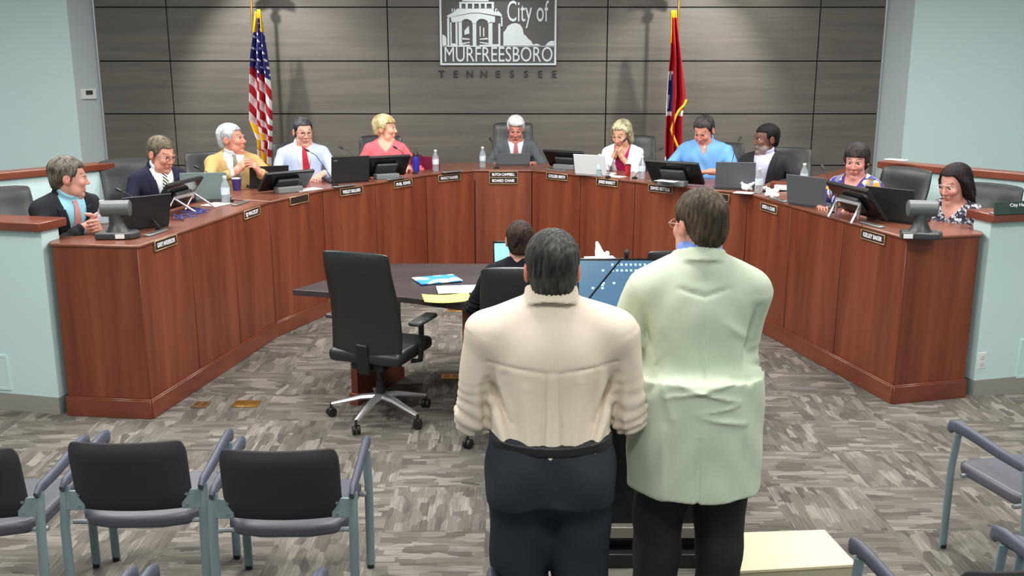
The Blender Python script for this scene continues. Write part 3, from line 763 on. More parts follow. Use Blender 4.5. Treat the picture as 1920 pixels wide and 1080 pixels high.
# access panel outlines, socket, thermostat
def on_wall(px, py, a, b):
    """point of the vertical plane through a,b seen at a pixel"""
    o = Vector((0, 0, CH)); d = at(px, py, Y=1.0) - o; a = Vector((a[0], a[1], 0)); b = Vector((b[0], b[1], 0)); n = (b - a).cross(Vector((0, 0, 1)))
    return o + d * ((a - o).dot(n) / d.dot(n))
def frame_of(a, b): d = Vector(b) - Vector(a); return math.atan2(d.y, d.x)
def panel_outline(nm, a, b, p, w, h, label):
    t = empty(nm, p, frame_of(a, b), label, 'access panel')
    m = MB(); m.box((0, -.004, 0), (w, .008, h)); m.build('panel_door', white_wall, t, bevel=.002)
    m = MB()
    for s in (-1, 1): m.box((s * (w / 2 + .01), -.005, 0), (.02, .012, h + .04)); m.box((0, -.005, s * (h / 2 + .01)), (w, .012, .02))
    m.build('panel_frame', white_wall, t, bevel=.002)
a, b = (-5.4, 6.64), (-2.905, 6.04)
panel_outline('access_panel', a, b, on_wall(-35, 694, a, b), .40, .20, 'white painted access panel low in the left half wall')
a, b = (3.12, 6.39), (5.5, 7.02)
panel_outline('access_panel', a, b, on_wall(1958, 668, a, b), .40, .24, 'white painted access panel low in the right half wall')
t = empty('power_outlet', on_wall(1840, 676, a, b), frame_of(a, b), 'white double power outlet low on the right half wall', 'outlet')
m = MB(); m.box((0, -.003, 0), (.07, .006, .115)); m.build('cover_plate', M_white, t, bevel=.002)
for s in (-1, 1):
    m = MB(); m.box((0, -.007, s * .024), (.034, .004, .03)); m.build('socket', mat('socket_white', (205, 210, 208), .5), t, bevel=.002)
t = empty('thermostat', on_wall(165, 176, (wx[0] - .03, YW), (fl, 11.7)), frame_of((fl, 11.7), (wx[0], YW)), 'small white thermostat with a dark display on the shaded wall beside the timber panels', 'thermostat')
m = MB(); m.box((0, -.012, 0), (.2, .024, .12)); m.build('housing', M_white, t, bevel=.005)
m = MB(); m.box((0, -.026, .015), (.09, .004, .05)); m.build('display', M_dkgrey, t)

# ------------------------------------------------------------------ dais
def face_unit(i, a, b, npan, label, end=None):
    a = Vector(a); b = Vector(b); L = (b - a).length; ang = math.atan2((b - a).y, (b - a).x)
    t = empty('dais_unit', (a.x, a.y, 0), ang, label, 'dais', 'cherry veneered dais units')
    w = L / npan
    for k in range(npan):
        m = MB(); m.box((w * (k + .5), .02, (.13 + HD - .022) / 2 + 0), (w - .007, .036, HD - .022 - .13)); m.build('front_panel', cherry, t, bevel=.002, seg=1)
    m = MB(); m.box((L / 2, .045, .53), (L + (.03 if 2 <= i <= 10 else -.09), .02, .98)); m.build('carcass', M_black, t, smooth=False)
    m = MB(); m.box((L / 2, .006, .06), (L + .01, .045, .12)); m.box((L / 2, .004, .124), (L + .008, .03, .012)); m.build('plinth', cherry_trim, t, bevel=.003, seg=1)
    return t
labs = ['dark end section of the dais beside the left white half wall', 'long left wing of the cherry dais, three panels wide', 'dais section under the empty brown plate on the left', 'dais section next right of the left empty plate section',
        'dais section below the short-haired woman in pink', 'dais section just left of the board chair section', 'narrow centre dais section carrying the double brass plate', 'dais section just right of the board chair section',
        'dais section in front of the blonde woman in the white cardigan', 'dais section in front of the man in the light blue shirt', 'dais section under the empty brown plate on the right', 'long right wing of the cherry dais, three panels wide', 'dark end section of the dais beside the right white half wall']
NP = [1, 3, 1, 1, 1, 1, 1, 1, 1, 1, 1, 3, 1]
units = [face_unit(i, FR[i], FR[i + 1], NP[i], labs[i]) for i in range(13)]
def top(nm, seg, label, d=.70, extra=None):
    fo = offset_poly(seg, -.008); bo = offset_poly(seg, d)
    if extra: fo, bo = extra(fo, bo)
    m = MB(); m.prism(fo + bo[::-1], HD - .022, HD); return m.build(nm, cherry_top, bevel=.008, label=label, cat='worktop')
top('worktop', FR[2:12], 'curved cherry worktop along the centre of the dais')
m = MB(); m.prism([(-2.295, 5.958), (-1.945, 7.87), (-2.62, 8.0), (-2.93, 6.72), (-2.95, 6.2), (-2.87, 6.025)], HD - .023, HD - .001); m.build('worktop', cherry_top, bevel=.008, label='cherry worktop on the left wing of the dais, nearest the left half wall', cat='worktop')
m = MB(); m.prism([(2.53, 6.238), (2.01, 8.39), (2.68, 8.55), (3.14, 7.0), (3.17, 6.6), (3.085, 6.372)], HD - .023, HD - .001); m.build('worktop', cherry_top, bevel=.008, label='cherry worktop on the right wing of the dais, nearest the right half wall', cat='worktop')

# nameplates: brass frame, dark plate, white letters
M_letter = mat('white_letters', (240, 240, 245), .5, emit=None)
def nameplate(px, py, seg, txt, label, w=.27, h=.062, frame=True, size=.04):
    a, b = FR[seg], FR[seg + 1]; p = on_wall(px, py + 3, a, b); t = empty('name_plate', p, frame_of(a, b), label, 'name plate', 'name plates on the dais front')
    m = MB(); m.box((0, -.004, 0), (w, .008, h)); m.build('plate', M_dark, t, bevel=.001, seg=1)
    m = MB()
    for s in (-1, 1): m.box((s * w / 2, -.006, 0), (.006, .012, h + .006)); m.box((0, -.006, s * h / 2), (w, .012, .006))
    m.build('brass_frame', mat('aged_brass', (196, 172, 128), .4, metal=.6), t, bevel=.0015, seg=1)
    if txt: text_mesh('lettering', txt, size, M_letter, t, (0, -.0092, -.001), width=w * (.80 if len(txt) > 8 else .55), bold=.0012)
    return t
nameplate(309, 452, 1, 'GARY ANDERSON', 'brass framed plate nearest the left end of the dais')
nameplate(471, 396, 1, 'BJ WACKLEY', 'brass framed plate at the inner end of the left wing')
nameplate(560, 371, 2, '', 'empty brown plate left of centre, below the man with the red tie')
nameplate(658, 355, 3, 'WESLEY BALLARD', 'brass framed plate right of the left empty plate')
nameplate(755, 341, 4, 'PHIL KING', 'brass framed plate below the low screen in front of the woman in pink')
nameplate(842, 330, 5, 'NANCY RAINIER', 'brass framed plate just left of the double centre plate')
nameplate(944, 324, 6, 'BUTCH CAMPBELL', 'upper brass framed plate of the centre pair', w=.29, size=.038)
nameplate(944, 335.5, 6, 'BOARD CHAIR', 'lower brass framed plate of the centre pair', w=.29, size=.038)
nameplate(1045, 328, 7, 'COLLIER SMITH', 'brass framed plate just right of the double centre plate')
nameplate(1139, 339, 8, 'JARED BARRETT', 'brass framed plate below the woman in the white cardigan')
nameplate(1239, 351, 9, 'DAVID SETTLES', 'brass framed plate below the large tilted screen right of centre')
nameplate(1342, 366, 10, '', 'empty brown plate right of centre, partly behind the standing man\'s head')
nameplate(1443, 387, 11, 'LINDA A. CLARK', 'brass framed plate at the inner end of the right wing')
nameplate(1638, 441, 11, 'KELLEY BAKER', 'brass framed plate nearest the right end of the dais')

# ------------------------------------------------------------------ sign on the timber wall
YS = YW - .0
def logo():
    c = at(934, 61, Y=YW - .01); c.y = YW; c.z += .012; t = empty('city_sign', c, 0, 'square white and grey emblem sign mounted high on the timber wall', 'sign')
    sx = (at(1044, 61, Y=YW).x - at(824, 61, Y=YW).x) / 852
    P = lambda x, y: ((x - 934) * sx, (455 - y) * sx * 1.0)
    def poly(mb, pts, y0, th): mb.extr([(P(*p)[0], y0, P(*p)[1]) for p in pts], (0, -th, 0))
    # the drawing is laid out on a 508..1360 by 215..695 grid
    md = mat('sign_grey', (84, 84, 84), .5); mw = mat('sign_white', (222, 234, 240), .5)
    b = MB(); poly(b, [(508, 217), (1360, 217), (1360, 697), (508, 697)], 0, .03); b.build('backing_board', md, t, smooth=False)
    fr = MB()
    for q in ([(512, 221), (1356, 221), (1356, 234), (512, 234)], [(512, 680), (1356, 680), (1356, 693), (512, 693)], [(512, 234), (526, 234), (526, 680), (512, 680)], [(1342, 234), (1356, 234), (1356, 680), (1342, 680)]): poly(fr, q, -.03, .012)
    fr.build('white_border', mw, t, smooth=False)
    w = MB()
    poly(w, [(675, 245), (690, 218), (730, 200), (770, 194), (820, 202), (858, 226), (868, 245)], -.028, .014)
    poly(w, [(655, 250), (905, 250), (905, 262), (655, 262)], -.03, .01)
    for x0, x1 in ((655, 672), (700, 716), (748, 762), (796, 810), (838, 852), (888, 905)): poly(w, [(x0, 262), (x1, 262), (x1, 298), (x0, 298)], -.03, .01)
    poly(w, [(640, 296), (920, 296), (935, 312), (960, 335), (964, 352), (930, 345), (800, 325), (740, 325), (620, 348), (572, 360), (565, 345), (600, 328), (625, 312)], -.03, .01)
    poly(w, [(592, 356), (740, 330), (800, 330), (912, 350), (912, 390), (862, 400), (855, 380), (830, 368), (800, 368), (780, 385), (775, 402), (750, 402), (742, 382), (715, 368), (690, 370), (668, 388), (600, 392)], -.03, .01)
    for q in ([(566, 362), (582, 360), (580, 556), (566, 556)], [(588, 392), (597, 392), (597, 556), (588, 556)], [(626, 392), (640, 392), (640, 556), (626, 556)], [(648, 386), (672, 386), (672, 556), (648, 556)], [(750, 400), (776, 400), (776, 556), (750, 556)], [(864, 396), (893, 388), (893, 556), (864, 556)], [(936, 400), (950, 400), (950, 556), (936, 556)], [(955, 350), (966, 360), (966, 420), (955, 420)],
              [(597, 540), (626, 540), (626, 556), (597, 556)], [(893, 545), (936, 545), (936, 556), (893, 556)], [(690, 450), (722, 415), (726, 470), (690, 480)], [(800, 420), (808, 418), (808, 490), (800, 492)], [(825, 430), (834, 428), (834, 490), (825, 490)],
              [(668, 500), (728, 506), (728, 514), (668, 512)], [(672, 536), (728, 528), (728, 536), (672, 546)], [(800, 506), (860, 500), (860, 512), (800, 514)], [(800, 528), (862, 536), (862, 546), (800, 536)], [(672, 548), (730, 548), (730, 556), (672, 556)], [(798, 548), (864, 548), (864, 556), (798, 556)]): poly(w, q, -.03, .01)
    for x in (600, 616, 905, 922): poly(w, [(x, 296), (x + 7, 296), (x + 7, 318), (x, 318)], -.03, .01)
    poly(w, [(972, 560), (972, 462), (988, 445), (1003, 418), (1030, 402), (1060, 396), (1092, 406), (1110, 432), (1120, 475), (1140, 490), (1152, 508), (1172, 520), (1188, 548), (1215, 540), (1240, 552), (1262, 560)], -.03, .01)
    poly(w, [(1262, 560), (1278, 552), (1298, 530), (1322, 520), (1340, 524), (1340, 560)], -.03, .01)
    poly(w, [(530, 560), (530, 478), (548, 484), (558, 500), (560, 560)], -.03, .01)
    poly(w, [(530, 556), (1340, 556), (1340, 563), (530, 563)], -.03, .01)
    w.build('emblem_drawing', mw, t, smooth=False)
    c1 = P(1150, 322); text_mesh('lettering', 'City of', .34, mw, t, (c1[0], -.034, c1[1]), ext=.005, width=300 * sx)
    c2 = P(937, 622); text_mesh('lettering', 'MURFREESBORO', .245, mw, t, (c2[0], -.034, c2[1]), ext=.005, width=785 * sx)
    mt = mat('dark_bronze_letters', (62, 54, 58), .4, metal=.4)
    for i, ch in enumerate('TENNESSEE'):
        x = 828 + (1039 - 828) * i / 8; p = at(x, 139.5, Y=YW); o = text_mesh('letter', ch, .115, mt, None, (p.x, YW - .008, p.z), ext=.01, bold=.002)
        tag(o, 'dark raised letter %s, %s of the spaced word under the emblem sign' % (ch, ['first', 'second', 'third', 'fourth', 'fifth', 'sixth', 'seventh', 'eighth', 'last'][i]), 'letter', 'raised letters under the sign')
logo()

# ------------------------------------------------------------------ flags
def flag(px0, Y, kind, label, fold):
    """fold: list of (y_pixel, x_left, x_right) of the hanging cloth outline"""
    base = at(px0, 300, Y=Y); t = empty('flag', (base.x, Y, PLAT), 0, label, 'flag')
    zt = at(px0, -12, Y=Y).z
    m = MB(); m.tube([(0, 0, .03), (0, 0, zt - PLAT + .0)], .014, 10); m.build('pole', M_brass, t)
    m = MB(); m.lathe([(.16, 0), (.16, .02), (.10, .05), (.03, .07), (.02, .12)]); m.build('base', M_brass, t)
    m = MB(); m.lathe([(.004, 0), (.03, .02), (.035, .05), (.012, .08), (.02, .10), (.055, .14), (.06, .18), (.02, .23), (.004, .26)], (0, 0, zt - PLAT)); 
    for s in (-1, 1): m.add([(s * .02, 0, zt - PLAT + .12), (s * .15, -.01, zt - PLAT + .09), (s * .16, .0, zt - PLAT + .15), (s * .09, .01, zt - PLAT + .20), (s * .02, 0, zt - PLAT + .18)], [(0, 1, 2, 3, 4)])
    m.build('eagle_finial', M_brass, t, solid=.012)
    nu, nv = 100, 240; ys = [f[0] for f in fold]; y0, y1 = ys[0], ys[-1]
    V = np.zeros((nv, nu, 3)); C = np.zeros((nv, nu, 3))
    red, whi, blu, gol = [np.array(lin(c)[:3]) for c in ((178, 28, 42), (232, 226, 232), (38, 42, 110), (238, 186, 30))]
    for j in range(nv):
        y = lerp(y0, y1, j / (nv - 1)); xl = np.interp(y, ys, [f[1] for f in fold]); xr = np.interp(y, ys, [f[2] for f in fold])
        k = min(1, (y - y0) / 90.)
        for i in range(nu):
            u = i / (nu - 1); x = lerp(xl, xr, u); dep = .075 * k * math.cos(u * 2 * PI * 2.25 + .4) + .02 * math.sin(u * 23 + y * .02) * k
            p = at(x, y, Y=Y - .035 + 0 * dep); V[j, i] = (p.x - base.x, p.y - Y - dep - .075, p.z - PLAT)
            if kind == 'us':
                lobe = 0 if u < .48 else 1
                bz = 124 + 48 * (u if u < .48 else u * .55 + .0) 
                st = (y - (x - xl) * 1.85 - (0 if lobe == 0 else -22)) / 17.3
                c = whi if int(math.floor(st)) % 2 == 0 else red
                if y < bz:
                    c = blu * (1.0)
                    gx = (x - xl) / 8.2 + .25; gy = (y - (x - xl) * .9) / 10.5; gx += .5 * (int(math.floor(gy)) % 2)
                    if y > 44 and math.hypot((gx - math.floor(gx) - .5) * 8.2, (gy - math.floor(gy) - .5) * 10.5) < 2.0: c = whi
                if y < 60 and (u < .28 or u > .80): c = gol
                if y < 34: c = gol
                if u < .52 and y < 262 and 226 + (x - xl) * 1.6 < y < 246 + (x - xl) * 1.6: c = gol
                if y >= 258 and 256 + (x - xl) * 2.6 < y < 274 + (x - xl) * 2.6: c = gol
            else:
                c = red * .95
                if u < .34 and 133 < y < 217:
                    c = blu
                    if abs((u - .17) * 2 + (y - 175) / 300) < .10 and (y < 150 or 178 < y < 203): c = whi
                    if u < .07 or y < 139 or y > 209: c = whi
                if u > .72 and 206 < y < 217: c = whi
                if y < 34: c = gol
                if u < .22 and y < 80: c = gol
                if y > 292 and u < .12 + (y - 292) * .02: c = whi
            C[j, i] = c
    F = np.array([(j * nu + i, j * nu + i + 1, (j + 1) * nu + i + 1, (j + 1) * nu + i) for j in range(nv - 1) for i in range(nu - 1)])
    o = mesh_obj('cloth', V.reshape(-1, 3), F, M_vc, t, C.reshape(-1, 3)); q = o.modifiers.new('s', 'SOLIDIFY'); q.thickness = .004; q.offset = 0
    def path(pts, r, nm):
        m = MB(); P_ = []
        for x, y, d in pts: p = at(x, y, Y=Y); P_.append((p.x - base.x, p.y - Y - d - .04, p.z - PLAT))
        m.tube(P_, r, 8); m.build(nm, M_gold, t)
    if kind == 'us':
        path([(483, 22, .05), (481, 40, .06), (480, 60, .06)], .007, 'fringe')
    else:
        path([(1283, 186, .10), (1278, 196, .12), (1268, 206, .13), (1262, 216, .14), (1257, 232, .14), (1254, 241, .14), (1258, 254, .14), (1266, 272, .13), (1274, 292, .10)], .015, 'fringe'); path([(1257, 22, .04), (1257, 55, .05), (1254, 84, .05)], .009, 'fringe')
    return t
flag(488, YW - .42, 'us', 'hanging red and white striped flag with a starred blue corner, on a pole',
     [(18, 485, 491), (60, 480, 497), (100, 476, 503), (140, 474.5, 509), (180, 473, 512), (225, 472.5, 513), (262, 487, 512.5), (300, 489, 510), (330, 492, 511)])
flag(1262, YW - .42, 'tn', 'hanging plain red flag with gold fringe, on a pole',
     [(20, 1257, 1266), (60, 1256, 1270), (100, 1254, 1275), (135, 1250, 1279), (180, 1247, 1283.5), (200, 1246, 1281), (215, 1246, 1278), (260, 1244, 1278), (305, 1243, 1276), (330, 1250, 1276)])
# ------------------------------------------------------------------ chairs
def make_exec():
    t = empty('conference_chair', (0, 0, 0), 0, 'x', 'chair', 'black leather conference chairs')   # faces -y at rotation 0
    # backrest: tall rounded leather shell, slightly reclined and curved
    nu, nv = 13, 15; front = []; back = []
    for j in range(nv):
        v = j / (nv - 1); z = .45 + .69 * v; w = .25 - .028 * v - .03 * max(0, .25 - v) ** 1; yb = .20 + .10 * v ** 1.4 - .035 * math.sin(PI * min(1, v * 1.3))
        for i in range(nu):
            u = i / (nu - 1) * 2 - 1; x = u * w; edge = abs(u) ** 6
            zz_ = z - (.015 * abs(u) ** 3 if j == nv - 1 else 0) + (-.035 * (1 - u * u) if j == 0 else 0)
            y = yb - .03 * u * u; th = .035 * (1 - edge * .7) * (1 - .6 * (2 * v - 1) ** 8)
            front.append((x, y - th, zz_)); back.append((x, y + th, zz_))
    m = MB(); n = nu * nv; fs = []
    for j in range(nv - 1):
        for i in range(nu - 1): a = j * nu + i; fs.append((a, a + 1, a + nu + 1, a + nu)); fs.append((n + a, n + a + nu, n + a + nu + 1, n + a + 1))
    rim = [i for i in range(nu)] + [j * nu + nu - 1 for j in range(1, nv)] + [(nv - 1) * nu + i for i in range(nu - 2, -1, -1)] + [j * nu for j in range(nv - 2, 0, -1)]
    for a, b in zip(rim, rim[1:] + rim[:1]): fs.append((a, n + a, n + b, b))
    m.add(front + back, fs); bk = m.build('backrest', M_leather, t, angle=60, sub=1)

    m = MB(); m.box((0, -.03, .455), (.50, .50, .085)); m.build('seat', M_leather, t, bevel=.035, seg=4)
    m = MB(); m.box((0, .03, .385), (.22, .28, .05)); m.box((.10, -.02, .39), (.22, .03, .02)); m.build('tilt_mechanism', M_blkplastic, t, bevel=.008)
    m = MB(); m.box((0, .21, .45), (.08, .04, .2), rot=Matrix.Rotation(R(-8), 3, 'X')); m.build('back_bracket', M_blkplastic, t, bevel=.01)
    for s in (-1, 1):
        m = MB(); m.tube([(s * .23, 0, .40), (s * .285, .0, .41), (s * .295, .0, .50), (s * .295, -.0, .65)], .018, 8, flat=(1.5, .8)); am = m.build('armrest', M_blkplastic, t)
        m = MB(); m.box((s * .29, -.04, .665), (.085, .27, .03)); m.build('arm_pad', M_dkgrey, am, bevel=.014, seg=3)
    m = MB(); m.lathe([(.028, .13), (.028, .25), (.02, .25), (.02, .37)]); m.build('gas_lift', M_blkplastic, t)
    for k in range(5):
        a = 2 * PI * k / 5 + .3; c, s = math.cos(a), math.sin(a)
        m = MB(); m.tube([(.02 * c, .02 * s, .145), (.12 * c, .12 * s, .135), (.32 * c, .32 * s, .085)], [.026, .022, .013], 8, flat=(1.3, .8)); m.build('base_leg', M_chrome, t)
        m = MB(); rot = Matrix.Rotation(a + .7, 3, 'Z') @ Matrix.Rotation(PI / 2, 3, 'X')
        for o in (-.014, .014):
            cc = Vector((.325 * c, .325 * s, .03)) + Matrix.Rotation(a + .7, 3, 'Z') @ Vector((0, o, 0)); m.lathe([(.028, -.009), (.03, -.006), (.03, .006), (.028, .009)], cc, 14, rot)
        m.tube([(.325 * c, .325 * s, .04), (.325 * c, .325 * s, .09)], .008, 8); m.build('caster', M_blkplastic, t)
    return t
EX = make_exec(); ex_used = [False]
def exec_chair(loc, rot, label, group='black leather chairs behind the dais'):
    o = EX if not ex_used[0] else copy_tree(EX); ex_used[0] = True
    o.location = loc; o.rotation_euler = (0, 0, R(rot)); tag(o, label, 'chair', group); return o

def make_side():
    """stacking armchair, faces +y"""
    t = empty('armchair', (0, 0, 0), 0, 'x', 'chair', 'audience armchairs'); W = .275
    for s in (-1, 1):
        m = MB(); m.tube([(s * W, .24, .0), (s * (W + .003), .235, .42), (s * W, .215, .605)], .0155, 10, flat=(.8, 1.25)); l = m.build('front_leg', M_tube, t)
        m = MB(); m.tube([(s * W, .24, 0), (s * W, .24, .018)], .017, 10); m.build('foot_cap', M_blkplastic, l)
        m = MB(); m.tube([(s * W, -.25, .0), (s * (W + .003), -.235, .42), (s * W, -.205, .60)], .0155, 10, flat=(.8, 1.25)); l = m.build('rear_leg', M_tube, t)
        m = MB(); m.tube([(s * W, -.25, 0), (s * W, -.25, .018)], .017, 10); m.build('foot_cap', M_blkplastic, l)
        m = MB(); m.tube([(s * W, -.235, .595), (s * W, -.20, .612), (s * W, -.05, .618), (s * W, .12, .635), (s * W, .215, .64), (s * W, .262, .628), (s * W, .275, .600)], [.013, .019, .021, .022, .023, .022, .014], 12, flat=(.75, 1.35)); m.build('arm_pad', M_armpad, t)
        m = MB(); m.box((s * (W - .045), -.222, .54), (.075, .01, .085), rot=Matrix.Rotation(R(-8), 3, 'X')); bkt = m.build('back_bracket', M_tube, t, bevel=.004)
        for z in (.515, .565):
            m = MB(); m.lathe([(.006, -.003), (.006, .003)], (s * (W - .06), -.231, z), 10, Matrix.Rotation(PI / 2, 3, 'X')); m.build('screw', M_silver, bkt)
    m = MB(); nu, nv = 13, 9; F_, B_ = [], []
    for j in range(nv):
        v = j / (nv - 1); z = .49 + .33 * v; w = .235 * (1 - .25 * max(0, .15 - v) - .9 * max(0, v - .86) ** 1.3)
        for i in range(nu):
            u = i / (nu - 1) * 2 - 1; e = 1 - abs(u) ** 8; y = -.20 - .05 * v - .035 * (1 - u * u) - .0; th = .02 * e * (1 - (2 * v - 1) ** 10) + .004
            F_.append((u * w, y + th, z)); B_.append((u * w, y - th, z))
    n = nu * nv; fs = []
    for j in range(nv - 1):
        for i in range(nu - 1): a = j * nu + i; fs.append((a, a + 1, a + nu + 1, a + nu)); fs.append((n + a, n + a + nu, n + a + nu + 1, n + a + 1))
    rim = [i for i in range(nu)] + [j * nu + nu - 1 for j in range(1, nv)] + [(nv - 1) * nu + i for i in range(nu - 2, -1, -1)] + [j * nu for j in range(nv - 2, 0, -1)]
    for a, b in zip(rim, rim[1:] + rim[:1]): fs.append((a, n + a, n + b, b))
    m.add(F_ + B_, fs); m.build('backrest', M_chairback, t, angle=60, sub=1)
    m = MB(); pts = []; 
    m.prism([(-.245, -.13), (-.20, -.185), (-.1, -.215), (.1, -.215), (.20, -.185), (.245, -.13), (.25, .20), (.22, .25), (-.22, .25), (-.25, .20)], .395, .455); m.build('seat', M_vinylseat, t, bevel=.022, seg=4)
    for y in (-.16, .17): m = MB(); m.tube([(-W, y, .41), (W, y, .41)], .011, 8); m.build('seat_rail', M_silver, t)
    return t
SD = make_side(); sd_used = [False]
def armchair(loc, rot, label):
    o = SD if not sd_used[0] else copy_tree(SD); sd_used[0] = True
    o.location = loc; o.rotation_euler = (0, 0, R(rot)); o.scale = (1, 1, .955); tag(o, label, 'chair', 'audience armchairs'); return o
def side_at(px, py, z, off, rot, label):
    """place an armchair so that the local point off stands at pixel (height z)"""
    p = at(px, py, z=z); c, s = math.cos(R(rot)), math.sin(R(rot)); armchair((p.x - (c * off[0] - s * off[1]), p.y - (s * off[0] + c * off[1]), 0), rot, label)
side_at(1767, 1026, 0, (-.275, .24), 14, 'armchair standing alone at the right edge, facing the right wing of the dais')
side_at(118, 900, .60, (-.275, -.215), 2, 'armchair in the left front row, second from the left edge')
side_at(70, 912, .60, (.275, -.215), 1, 'armchair at the left edge of the front row, half cut off by the frame')
side_at(400, 985, .45, (-.275, -.235), 1, 'armchair in the left front row, third from the left edge')
side_at(1605, 1006, .64, (-.275, .25), 10, 'nearest right armchair, only its back top and arms above the bottom edge')
side_at(1906, 998, .64, (-.275, .25), 12, 'armchair cut off at the bottom right corner, one arm tip showing')
side_at(245, 1060, .64, (.275, .25), -4, 'armchair at the bottom left, only its right arm tip above the frame edge')
side_at(285, 1054, .64, (-.275, .25), -3, 'near row armchair between the two left pairs of arm tips at the bottom edge')
side_at(604, 1062, .64, (-.275, .25), 0, 'near row armchair left of the standing men, arm tips at the bottom edge')
# conference chairs in the pit
exec_chair((-.84, 6.0, 0), 180 - 20, 'empty black leather chair with chrome base at the left of the pit table', 'black leather chairs at the pit table')
p = at(977, 503, z=1.13); exec_chair((p.x + .0, p.y + .29, 0), 180, 'black leather chair behind the bulky man in the cream shirt, holding the bun-haired woman', 'black leather chairs at the pit table'); C2 = p
exec_chair((1.03, 6.05, 0), 180, 'black leather chair at the pit table behind the pale green jacket', 'black leather chairs at the pit table')

# ------------------------------------------------------------------ pit table
t = empty('pit_table', (0, 0, 0), 0, 'dark laminate trapezoid table on cherry panel legs in the pit', 'table')
m = MB(); m.prism([(-1.47, 6.43), (-.97, 7.30), (1.10, 7.25), (1.55, 6.5), (.35, 5.98), (-.25, 5.98), (-.68, 6.22)], .70, .74); m.build('tabletop', espresso, t, bevel=.004)
m = MB(); m.box((-.93, 6.52, .36), (.05, .62, .68), rot=Matrix.Rotation(R(-22), 3, 'Z')); l = m.build('leg', cherry, t, bevel=.003)
m = MB(); m.box((-.93, 6.52, .04), (.07, .65, .08), rot=Matrix.Rotation(R(-22), 3, 'Z')); m.build('plinth', cherry_trim, l, bevel=.003)
m = MB(); m.box((-.27, 6.35, .35), (.07, .5, .7), rot=Matrix.Rotation(R(-3), 3, 'Z')); m.build('leg', cherry, t, bevel=.003)
m = MB(); m.box((1.05, 6.7, .35), (.06, .55, .7), rot=Matrix.Rotation(R(20), 3, 'Z')); m.build('leg', cherry, t, bevel=.003)
def flatsheet(px, z, rot, w, h, mt, label, cat='paper', th=.003, nm='paper', bend=0):
    p = at(*px, z=z); m = MB(); nx = 9; vs = []; 
    for j in range(nx):
        for i in range(nx):
            u, v = i / (nx - 1) - .5, j / (nx - 1) - .5; vs.append((u * w, v * h, bend * (u * u * 4 + .5 * abs(v))))
    m.grid(vs, nx, nx); o = m.build(nm, mt, solid=th); o.location = (p.x, p.y, z + th); o.rotation_euler = (0, 0, R(rot)); tag(o, label, cat); return o
blue_art = blotch_mat('blue_artwork', [(.3, (40, 130, 215)), (.5, (60, 150, 225)), (.56, (225, 240, 250)), (.7, (235, 245, 252))], 7)
flatsheet((820, 526), .742, 22, .30, .22, blue_art, 'blue and white magazine lying on the dark pit table', 'magazine', .008, 'magazine')
flatsheet((862, 543), .752, 8, .30, .22, M_paper, 'white sheet lying on the dark pit table beside the yellow one')
flatsheet((838, 562), .76, 10, .30, .21, mat('yellow_paper', (246, 240, 120), .8), 'pale yellow sheet hanging over the front edge of the pit table', bend=.012)
p = at(1125, 503, z=.74)
t = empty('tissue_box', (p.x, p.y, .74), .15, 'white and blue tissue box with a pulled-up tissue on the pit table', 'tissue box')
m = MB(); m.box((0, 0, .04), (.22, .12, .08)); m.build('carton', blotch_mat('carton', [(.4, (232, 236, 240)), (.55, (120, 140, 190))], 9), t, bevel=.003)
sdt = Sdf(); sdt.cap((.0, 0, .07), (-.02, .01, .19), .045, .012, k=.02); sdt.cap((.03, 0, .07), (.05, 0, .11), .035, .02, k=.02); sdt.fn(wrinkle(.006, 2), op='d'); Vt, Ft = surface(sdt, (-.2, -.2, 0), (.2, .2, .3), .006); mesh_obj('tissue', Vt, Ft, M_paper, t)
p = at(944, 497, z=.74)
t = empty('tablet', (p.x, p.y - .1, .74), .1, 'small lit tablet propped on the pit table in front of the bun-haired woman', 'tablet')
m = MB(); m.box((0, 0, .10), (.15, .012, .20), rot=Matrix.Rotation(R(-15), 3, 'X')); m.build('case', M_blkgloss, t, bevel=.004)
m = MB(); m.box((0, -.0085, .10), (.13, .002, .17), rot=Matrix.Rotation(R(-15), 3, 'X')); m.build('screen', mat('tablet_screen', (120, 190, 240), .3, emit=(130, 200, 250), estr=.9), t)
t = None
# floor boxes
def floorbox(px, w, d, label, br=True):
    p = at(*px, z=0); t = empty('floor_box', p, 0, label, 'floor box'); m = MB(); m.box((0, 0, .004), (w, d, .008)); m.build('cover', M_brass if br else mat('brown_cover', (104, 74, 50), .6), t, bevel=.002)
    m = MB()
    for s in (-1, 1): m.box((s * w * .24, 0, .009), (w * .3, d * .5, .003))
    m.build('flap', mat('dark_brass', (150, 118, 60), .35, metal=.8), t, bevel=.001)
floorbox((462, 758), .17, .12, 'brass floor box in the carpet left of the empty chair')
floorbox((377, 760), .10, .12, 'small brown floor cover just left of the brass floor box', False)
floorbox((846, 707), .14, .10, 'brass floor box beside the chrome chair base under the table')
floorbox((855, 582), .16, .10, 'brass floor box far under the pit table')

# ------------------------------------------------------------------ lectern
t = empty('lectern', (.56, 4.36, 0), 0, 'black lectern with a wide touch screen, seen between the two standing men', 'lectern')
m = MB(); m.box((0, -.0, .035), (.72, .60, .07)); m.build('base', M_blkplastic, t, bevel=.006)
m = MB(); m.box((0, .02, .50), (.62, .50, .86)); m.build('body', M_blkgloss, t, bevel=.006)
m = MB(); m.box((0, -.245, .16), (.66, .05, .055)); m.build('kick_rail', mat('brushed_strip', (150, 145, 138), .4, metal=.6), t, bevel=.004)
m = MB(); m.box((0, 0, .965), (.80, .60, .07)); m.build('desk_top', M_dkgrey, t, bevel=.01)
pb = (at(1170, 606, z=1.05)); 
rot = Matrix.Rotation(R(90 - 34), 3, 'X')
m = MB(); m.box((0, 0, 0), (.56, .345, .035)); mo = m.build('monitor', M_blkgloss, t, bevel=.006); mo.location = (.02, .16, 1.17); mo.rotation_euler = (R(58), 0, 0)
